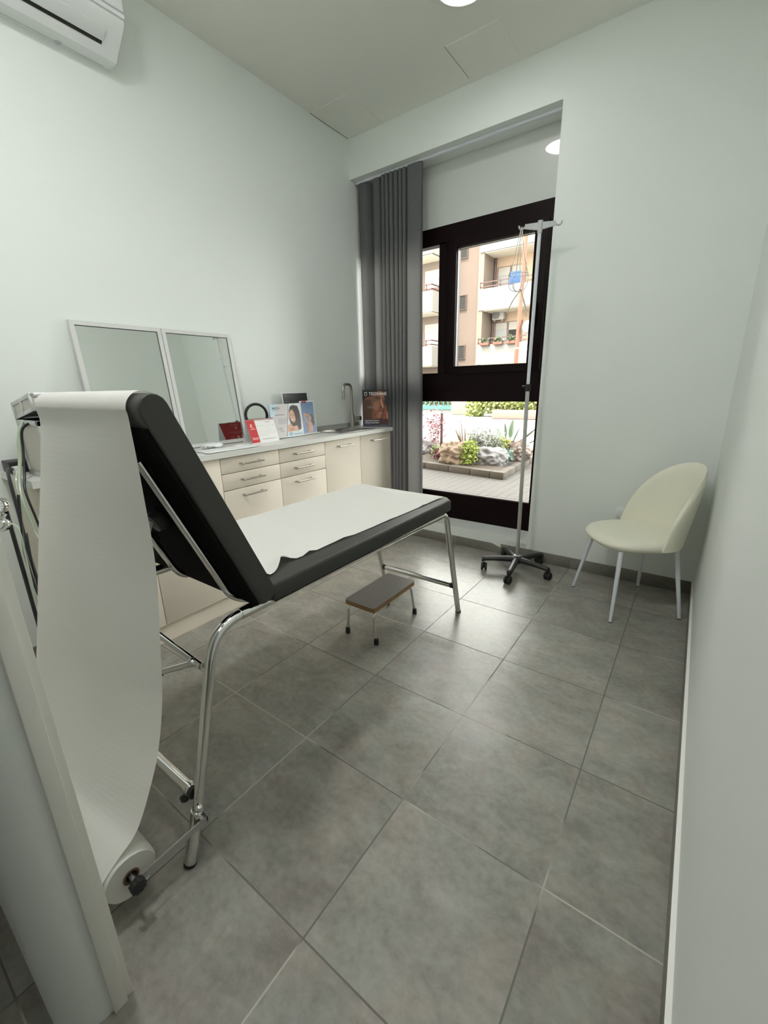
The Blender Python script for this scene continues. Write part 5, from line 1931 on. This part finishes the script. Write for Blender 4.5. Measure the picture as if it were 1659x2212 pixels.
# orange pole and street lamp
t = thing('orange_pole', 'tall orange metal pole across the street, seen beside the drip stand', 'pole', (-6.45, 19.6, GZ))
obj('shaft', B().cyl((-6.50, 19.6, GZ), (-6.315, 19.6, 8.9), 0.098, 0.078, 16), mat('orange_paint', (0.46, 0.12, 0.05), 0.6, noise_amt=0.15, noise_scale=3), t)
obj('band', B().cyl((-6.443, 19.6, 2.80), (-6.442, 19.6, 2.86), 0.102, 0.102, 16), M_WMETAL, t)
t = thing('street_lamp', 'white globe street lamp half hidden behind the drip stand pole', 'street lamp', (-5.95, 19.6, GZ))
obj('globe', B().ball((-5.95, 19.6, 3.66), 0.30, sub=4), mat('white_globe', (0.85, 0.85, 0.85), 0.25), t)
obj('post', B().cyl((-5.95, 19.6, GZ), (-5.95, 19.6, 3.38), 0.05, 0.045, 14), M_WMETAL, t)
obj('collar', B().cyl((-5.95, 19.6, 3.34), (-5.95, 19.6, 3.42), 0.10, 0.13, 16), M_GALV, t)

ALB = 0.235
# ---- apartment building across the street
YB = 24.5
t = thing('apartment_building', 'salmon apartment building with cream balconies across the street', 'building', (-9, YB + 2, GZ))
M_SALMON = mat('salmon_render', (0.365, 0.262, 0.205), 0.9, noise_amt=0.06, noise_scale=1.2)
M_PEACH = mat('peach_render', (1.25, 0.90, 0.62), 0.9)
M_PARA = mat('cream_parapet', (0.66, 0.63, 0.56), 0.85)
M_SOFFIT_LIT = mat('cream_soffit_lit', (3.0, 2.75, 2.25), 0.85)  # far lighter than the parapet: street bounce light put into the colour
M_RAIL = mat('maroon_rail', (0.20, 0.075, 0.065), 0.5)
M_DARKGLASS = mat('dark_window_glass', (0.10, 0.09, 0.08), 0.7, spec=0.1)
M_SHUTTER = mat('cream_shutter', (0.95, 0.88, 0.76), 0.7)
M_SALFRAME = mat('salmon_sill', (0.44, 0.27, 0.19), 0.8)
M_BROWN = mat('brown_frame', (0.34, 0.16, 0.11), 0.5)
M_DRAPE = mat('net_curtain', (0.85, 0.85, 0.82), 0.8)
ZTOP = 9.6
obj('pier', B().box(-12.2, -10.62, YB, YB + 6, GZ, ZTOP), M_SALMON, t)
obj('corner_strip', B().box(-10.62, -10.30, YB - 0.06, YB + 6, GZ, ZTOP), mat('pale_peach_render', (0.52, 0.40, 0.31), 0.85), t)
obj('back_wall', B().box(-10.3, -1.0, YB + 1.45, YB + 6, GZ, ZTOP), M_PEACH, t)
obj('left_wing', B().box(-22, -12.2, YB - 0.3, YB + 6, GZ, ZTOP), mat('pale_peach_render'), t)
obj('end_wall', B().box(-5.35, -4.95, YB - 0.1, YB + 1.5, GZ, ZTOP), M_PEACH, t)
for zc in (2.81, 5.54, 8.23):
    f = obj('window', B().box(-12.01, -11.29, YB - 0.05, YB + 0.05, zc - 0.045, zc + 0.80), M_SALFRAME, t)
    obj('pane', B().box(-11.97, -11.33, YB - 0.065, YB - 0.045, zc, zc + 0.75), M_DARKGLASS, f)
    obj('frame', B().box(-11.98, -11.95, YB - 0.10, YB - 0.05, zc - 0.02, zc + 0.77).box(-11.35, -11.32, YB - 0.10, YB - 0.05, zc - 0.02, zc + 0.77)
        .box(-11.95, -11.35, YB - 0.099, YB - 0.05, zc + 0.735, zc + 0.77).box(-11.95, -11.35, YB - 0.099, YB - 0.05, zc - 0.02, zc + 0.01), mat('dark_frame', (0.13, 0.10, 0.09), 0.6), f)
FL = [2.42, 5.36, 8.30]
for k, z0_ in enumerate(FL):
    par = obj('balcony_parapet', B().box(-10.52, -4.9, YB - 0.12, YB, z0_, z0_ + 1.10).box(-10.29, -5.36, YB, YB + 1.44, z0_ + 0.001, z0_ + 0.22), M_PARA, t)
    obj('soffit', B().box(-10.29, -5.36, YB, YB + 1.44, z0_ - 0.03, z0_), M_SOFFIT_LIT, par)
    b = B()
    for zz in (z0_ + 1.18, z0_ + 1.40):
        b.box(-10.48, -4.9, YB - 0.08, YB - 0.03, zz, zz + 0.05)
    xx = -10.48
    while xx < -4.9:
        b.box(xx, xx + 0.05, YB - 0.08, YB - 0.03, z0_ + 1.10, z0_ + 1.45)
        xx += 1.15
    obj('railing', b, M_RAIL, par)
    par = obj('balcony_parapet', B().box(-22, -12.55, YB - 1.85, YB - 1.73, z0_, z0_ + 1.08).box(-12.67, -12.55, YB - 1.73, YB - 0.3, z0_, z0_ + 1.08).box(-22, -12.67, YB - 1.73, YB - 0.3, z0_ + 0.001, z0_ + 0.2), M_PARA, t)
    obj('soffit', B().box(-21.9, -12.68, YB - 1.72, YB - 0.31, z0_ - 0.03, z0_), M_SOFFIT_LIT, par)
    b = B()
    for zz in (z0_ + 1.16, z0_ + 1.38):
        b.box(-22, -12.6, YB - 1.82, YB - 1.77, zz, zz + 0.05)
        b.box(-12.64, -12.59, YB - 1.82, YB - 0.3, zz, zz + 0.05)
    for xx in (-13.0, -14.2, -15.4):
        b.box(xx, xx + 0.05, YB - 1.82, YB - 1.77, z0_ + 1.08, z0_ + 1.43)
    obj('railing', b, M_RAIL, par)
    # french windows in the right loggia
    yb_ = YB + 1.45
    zf = z0_ + 0.22
    for (xa, xb_, kind) in ((-10.02, -9.33, 'door'), (-9.20, -8.50, 'shut'), (-7.95, -7.25, 'shut')):
        f = obj('french_window', B().box(xa - 0.07, xb_ + 0.07, yb_ - 0.05, yb_, zf, zf + 2.2), M_BROWN, t)
        if kind == 'door':
            obj('pane', B().box(xa, xb_, yb_ - 0.07, yb_ - 0.045, zf + 0.05, zf + 1.95), M_DRAPE, f)
            obj('shutter', B().box(xa, xb_, yb_ - 0.09, yb_ - 0.045, zf + (1.80 if k == 0 else 1.72), zf + 2.14), M_SHUTTER, f)
        else:
            if k == 0 and xa < -8.5:
                obj('pane', B().box(xa, xb_, yb_ - 0.07, yb_ - 0.045, zf + 0.35, zf + 1.78), M_DARKGLASS, f)
                obj('shutter', B().box(xa, xb_, yb_ - 0.09, yb_ - 0.045, zf + 1.72, zf + 2.14), M_SHUTTER, f)
            else:
                obj('shutter', B().box(xa, xb_, yb_ - 0.09, yb_ - 0.045, zf + 0.05, zf + 2.14), M_SHUTTER, f)
    obj('drainpipe', B().cyl((-10.22, yb_ - 0.08, zf), (-10.22, yb_ - 0.08, zf + 2.7), 0.08, 0.08, 10), mat('brown_pipe', (0.20, 0.10, 0.09), 0.6), t)
    # left wing windows
    f = obj('window', B().box(-12.52, -11.98, YB - 0.36, YB - 0.28, zf + 0.5, zf + 2.3), M_SALFRAME, t)
    obj('shutter', B().box(-13.9, -12.75, YB - 0.38, YB - 0.3, zf + (1.3 if k == 1 else 1.75), zf + 2.25), M_SHUTTER, t)
    obj('pane', B().box(-13.9, -12.75, YB - 0.36, YB - 0.29, zf + 0.05, zf + 1.75), M_DRAPE if k == 0 else M_BROWN, t)
# outdoor air conditioner unit
t = thing('outdoor_unit', 'white outdoor air conditioner unit on the balcony wall across the street', 'outdoor unit', (-9.5, YB + 1.1, 4.7))
obj('body', B().box(-10.13, -9.42, YB + 1.0, YB + 1.42, 4.92, 5.46, 0.03), M_SHUTTER, t)
obj('fan_grille', B().lathe([(0, 0.01), (0.08, 0.02), (0.19, 0.02), (0.215, 0.0), (0, 0.0)], (-9.87, YB + 1.0, 5.19), (0, -1, 0), 24), mat('grey_grille', (0.32, 0.30, 0.29), 0.5), t)
obj('bracket', B().box(-10.03, -9.98, YB + 1.05, YB + 1.45, 4.85, 4.92).box(-9.57, -9.52, YB + 1.05, YB + 1.45, 4.85, 4.92), M_SHUTTER, t)
# flower boxes on the lower balcony
FB = [(-9.98, 'terracotta flower box on the lower balcony, leftmost of three'), (-9.18, 'terracotta flower box on the lower balcony, middle of three'), (-8.42, 'terracotta flower box on the lower balcony, nearest the orange pole')]
for x_, lab in FB:
    t = thing('flower_box', lab, 'flower box', (x_, YB - 0.25, 3.40), 'flower boxes on the lower balcony')
    obj('box', B().box(x_ - 0.27, x_ + 0.27, YB - 0.36, YB - 0.13, 3.44, 3.60, 0.02), mat('terracotta', (0.42, 0.16, 0.10), 0.8), t)
    b = B()
    b.leaves((x_, YB - 0.25, 3.70), (0.23, 0.10, 0.16), 70, 0.10, rng, 1.6, 0.2)
    obj('plant', b, mat('balcony_leaf', (0.16, 0.22, 0.09), 0.6), t, smooth=False, recalc=False)
# blue cloth hanging over the upper balcony railing
tag(obj('blue_cloth', B().box(-8.72, -8.12, YB - 0.17, YB - 0.13, 6.50, 7.08, 0.01), mat('blue_cloth', (0.02, 0.15, 0.60), 0.8, noise_amt=0.3, noise_scale=4)), 'bright blue cloth hanging on the upper balcony across the street', 'cloth')
